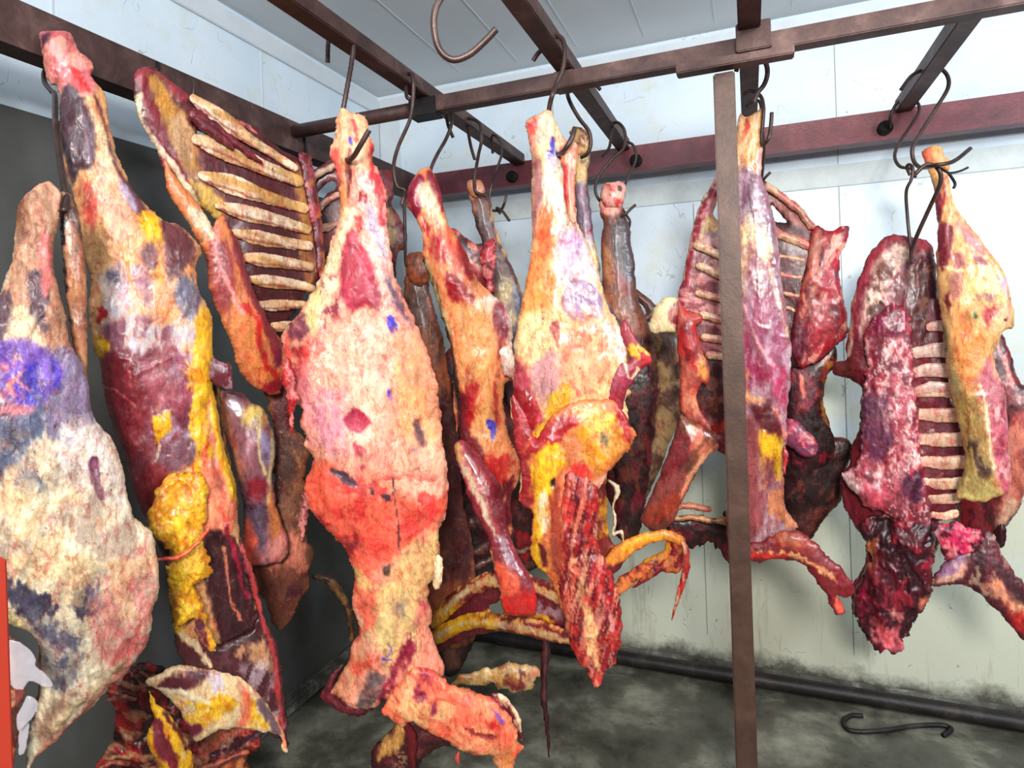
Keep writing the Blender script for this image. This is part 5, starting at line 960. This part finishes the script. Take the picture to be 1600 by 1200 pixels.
piece('heel_bone', fr, r3('462,112 500,90 545,90 556,130 582,150 578,196 540,190 500,175 475,160'), (240, 158, 104), [P('coral', r3('464,110 500,100 500,150 475,160'), 8, 6, mo=.2), M('ochre', 8, 8, .6, .6)], th=.6, parent=Q_, dz=.02)
st = tube('strap', [at(*q) for q in ((1436, 262, 1.80), (1452, 259, 1.79), (1468, 262, 1.79), (1482, 270, 1.80), (1498, 268, 1.82), (1512, 262, 1.84))], .0035, MAT_DARK, None, 6)
tag(st, 'black strap tied round the orange heel of the rightmost leg', 'strap')
tube('strap_tail', [at(*q) for q in ((1482, 270, 1.80), (1492, 286, 1.81), (1490, 294, 1.81))], .004, MAT_DARK, None, 6).parent = st
bpy.data.objects['strap_tail'].data.transform(Matrix.Translation(-st.location))

# ---- R: pieces at the right edge
fr = Frame(1580, 560, 2.22)
R_ = carcass('beef_carcass', fr, 'dark red carcass at the right edge behind the orange-heeled leg, only its streaky rim showing')
piece('meat', fr, px('1540,500 1566,520 1582,560 1596,600 1640,620 1640,740 1608,760 1590,800 1560,830 1500,840 1500,560'), (128, 26, 36), [
    M((60, 12, 20), 14, 24, .52, .8), L('pink', px('1554,520 1576,580 1592,630'), 6, 5, 5, mo=.2), P((206, 120, 100), px('1570,670 1620,650 1620,760 1592,790 1560,800 1572,740'), 16, 10, mo=.3), P((214, 170, 140), px('1560,800 1576,770 1590,790 1570,826 1560,830'), 10, 6, mo=.3)], th=.4, parent=R_, maxh=.06)
piece('dark_hanging_bit', fr, r4('800,600 830,620 838,720 800,720 780,660'), (54, 12, 20), [], th=.5, parent=R_, rag=3.5, dz=.02)
# ================================================================= hooks
def hook(pts, label, r=.006, group='S-shaped meat hooks', ridge=0):
    P3 = [at(*p) for p in pts]
    o = tube('meat_hook', P3, r, MAT_HOOK, None, 8 if not ridge else 12, ridge)
    return tag(o, label, 'hook')
H_ = hook
H_([(512, 98, 1.72), (514, 60, 1.70), (527, 45, 1.68), (545, 47, 1.66), (552, 65, 1.64), (549, 100, 1.63), (540, 150, 1.61), (533, 190, 1.61), (531, 225, 1.60), (540, 248, 1.57), (551, 246, 1.53), (562, 229, 1.50), (577, 203, 1.49)], 'ribbed steel hook over the first rail, its tip in the largest carcass heel', .0065, ridge=.07)
H_([(649, 152, 1.93), (636, 152, 1.93), (635, 120, 1.90), (644, 118, 1.875), (646, 145, 1.87), (641, 185, 1.88), (622, 230, 1.90), (615, 262, 1.92), (620, 290, 1.93), (632, 297, 1.93), (631, 308, 1.94), (627, 320, 1.94)], 'empty black hook crossing in front of the joint of first rail and cross rail', .006)
H_([(708, 215, 2.20), (700, 195, 2.19), (697, 172, 2.16), (702, 170, 2.12), (706, 190, 2.10), (698, 215, 2.09), (684, 240, 2.06), (674, 262, 2.02), (670, 285, 2.0)], 'black hook from the first rail holding the long red-and-fat leg', .006)
H_([(742, 250, 2.36), (735, 225, 2.34), (730, 190, 2.31), (738, 186, 2.27), (750, 195, 2.25), (752, 220, 2.25), (748, 240, 2.27), (744, 262, 2.29), (741, 283, 2.30), (744, 300, 2.31), (760, 306, 2.30)], 'dark hook holding the slim tan-heeled leg at the back of the first rail', .0062)
H_([(770, 240, 2.5), (768, 218, 2.48), (772, 211, 2.44), (782, 222, 2.42), (784, 240, 2.42), (776, 265, 2.42), (768, 290, 2.44), (764, 315, 2.44), (768, 328, 2.44), (782, 328, 2.42), (788, 318, 2.40), (791, 305, 2.40)], 'last hook on the first rail, its lower end curling beside the slim tan-heeled leg', .0055)
H_([(782, 334, 2.42), (776, 325, 2.41), (785, 330, 2.40), (796, 345, 2.38)], 'short bent hook tip beside the slim tan-heeled leg', .0055)
H_([(833, 95, 1.74), (842, 82, 1.73), (862, 62, 1.69), (874, 57, 1.66), (882, 72, 1.64), (880, 105, 1.635), (870, 130, 1.63), (862, 152, 1.62), (858, 172, 1.66), (858, 205, 1.70), (863, 232, 1.70), (872, 241, 1.63), (884, 232, 1.575), (894, 214, 1.57), (898, 200, 1.58)], 'hook over the second rail holding the pale glossy hindquarter', .0065)
H_([(938, 140, 2.06), (925, 128, 2.04), (905, 118, 2.0), (888, 140, 1.98), (890, 158, 1.98), (905, 185, 2.0), (920, 205, 2.02), (923, 225, 2.02), (918, 240, 2.03), (908, 246, 2.05)], 'black hook hanging behind the second rail with the grey-skinned shank', .0065)
H_([(940, 245, 2.42), (952, 230, 2.40), (958, 196, 2.38), (966, 192, 2.35), (976, 205, 2.33), (975, 230, 2.33), (955, 250, 2.33), (936, 275, 2.34), (930, 295, 2.35), (936, 312, 2.36), (950, 322, 2.38)], 'hook at the far end of the second rail curling into the pink cut hock', .006)
H_([(975, 232, 2.47), (978, 222, 2.45), (990, 228, 2.44), (994, 248, 2.44), (985, 270, 2.44), (976, 290, 2.44), (968, 315, 2.40), (976, 332, 2.36), (984, 345, 2.36), (982, 358, 2.37)], 'rearmost hook on the second rail beside the pink cut hock', .0055)
H_([(970, 338, 2.31), (978, 334, 2.30), (986, 326, 2.30), (993, 320, 2.30)], 'bare hook tip poking out right of the pink cut hock', .0055)
H_([(1150, 112, 1.86), (1158, 92, 1.84), (1182, 86, 1.82), (1196, 98, 1.80), (1199, 115, 1.80), (1194, 132, 1.81), (1184, 145, 1.82), (1178, 160, 1.83)], 'thick hook looped over the third rail close behind the post', .007)
H_([(1160, 150, 2.0), (1172, 142, 1.99), (1188, 150, 1.97), (1193, 168, 1.96), (1192, 190, 1.96), (1190, 225, 1.96), (1200, 218, 1.93), (1204, 200, 1.93), (1206, 176, 1.93)], 'hook on the third rail with an upright free tip, beside the glossy purple leg', .006)
H_([(1164, 168, 2.1), (1174, 160, 2.09), (1186, 158, 2.08), (1190, 175, 2.07), (1191, 200, 2.08), (1194, 235, 2.12), (1192, 262, 2.15), (1190, 284, 2.2), (1196, 277, 2.18), (1204, 269, 2.17)], 'thin hook behind the glossy purple leg, its tip above the marbled rib rack', .005)
H_([(1408, 140, 1.96), (1425, 118, 1.97), (1446, 108, 1.98), (1466, 106, 1.97), (1480, 118, 1.95), (1481, 138, 1.94), (1462, 170, 1.93), (1440, 205, 1.92), (1426, 230, 1.91), (1428, 252, 1.90), (1440, 262, 1.86), (1462, 258, 1.76), (1490, 252, 1.76), (1516, 232, 1.79)], 'large hook over the fourth rail holding the rightmost orange-heeled leg', .006)
H_([(1391, 200, 2.30), (1392, 180, 2.28), (1402, 160, 2.27), (1414, 154, 2.26), (1433, 160, 2.24), (1436, 175, 2.22), (1424, 195, 2.20), (1404, 225, 2.18), (1398, 245, 2.16), (1406, 260, 2.12), (1424, 264, 2.08), (1430, 276, 2.04)], 'hook at the far end of the fourth rail carrying a second longer hook', .0055)
H_([(1422, 274, 2.05), (1417, 262, 2.05), (1420, 257, 2.04), (1426, 262, 2.03), (1424, 280, 2.03), (1416, 300, 2.02), (1418, 340, 2.0), (1422, 380, 1.99), (1424, 400, 1.99), (1428, 406, 1.96)], 'long straight hook hanging from another hook into the folded forequarter', .005)
H_([(1430, 272, 1.80), (1446, 258, 1.79), (1462, 260, 1.78), (1470, 275, 1.78), (1466, 295, 1.80), (1450, 330, 1.86), (1432, 370, 1.92), (1424, 395, 1.95), (1426, 412, 1.96)], 'second long black hook slanting down into the folded forequarter', .006)
H_([(80, 105, 1.56), (70, 112, 1.56), (70, 128, 1.55), (80, 142, 1.53), (86, 150, 1.51), (87, 200, 1.40), (94, 250, 1.33), (100, 290, 1.27), (104, 310, 1.25), (100, 330, 1.22)], 'long black hook from the left beam down to the big pale quarter', .0062)
H_([(310, 150, 1.90), (296, 150, 1.84), (298, 165, 1.72), (302, 148, 1.70), (304, 125, 1.71)], 'dark hook with its tip showing above the open ribs of the left forequarter', .0055)
H_([(631, 300, 2.20), (632, 330, 2.20), (633, 370, 2.20), (634, 410, 2.21), (640, 422, 2.2)], 'straight black hook shaft dropping behind the shank of the largest carcass', .006)
# big empty hook nearer the camera, hanging from a rail in front
H_([(706, -190, .83), (712, -150, .80), (716, -80, .775), (702, -25, .765), (682, 10, .76), (678, 42, .76), (686, 76, .76), (706, 93, .76), (732, 86, .76), (756, 66, .76), (775, 46, .76)], 'empty rusty hook hanging nearest the camera under the ceiling panels', .0043)
# hook lying on the floor
fl = [(1348, 1122), (1330, 1122), (1318, 1132), (1326, 1144), (1350, 1147), (1390, 1144), (1430, 1138), (1470, 1137), (1486, 1142), (1480, 1150), (1474, 1153)]
fp = []
for x, y in fl:
    r = ray(x, y); t = -CAM[2] / r[2]; q = CAM + r * t; q[2] = .009; fp.append(q)
tag(tube('meat_hook', fp, .0085, MAT_DARK, None, 8), 'loose steel hook lying on the wet concrete floor by the back wall, bottom right', 'hook')

# ================================================================= plastic bag at the far left
fr = Frame(45, 1030, 1.10)
pb = carcass('plastic_bag', fr, 'torn clear plastic sheet clinging below the pale quarter, beside the orange-red door edge', 'plastic')
def film(pts, dz):
    me = piece('film', fr, t2(pts), 'lilac', [], th=.15, parent=pb, dz=dz, mat=MAT_FILM, maxh=.006, rel=.003)
film('40,350 120,370 190,430 195,490 260,540 288,600 240,600 160,570 120,620 60,590 30,480', 0)
film('150,640 205,660 200,720 150,780 100,830 90,760 120,700', .01)
film('110,800 160,800 150,900 130,960 100,960', .0)
piece('meat_scrap', fr, t2('-40,350 60,360 130,450 120,600 140,680 100,760 110,860 90,960 60,1100 -60,1100 -80,700'), (128, 60, 56), [M('tan', 20, 30, .55, .8), M('umber', 20, 20, .55, .8)], th=.3, parent=pb, dz=-.03, maxh=.03)
for o in scene.objects:
    if o.parent is None and o.get('category') == 'meat': o['group'] = 'beef pieces hanging in the cold room'
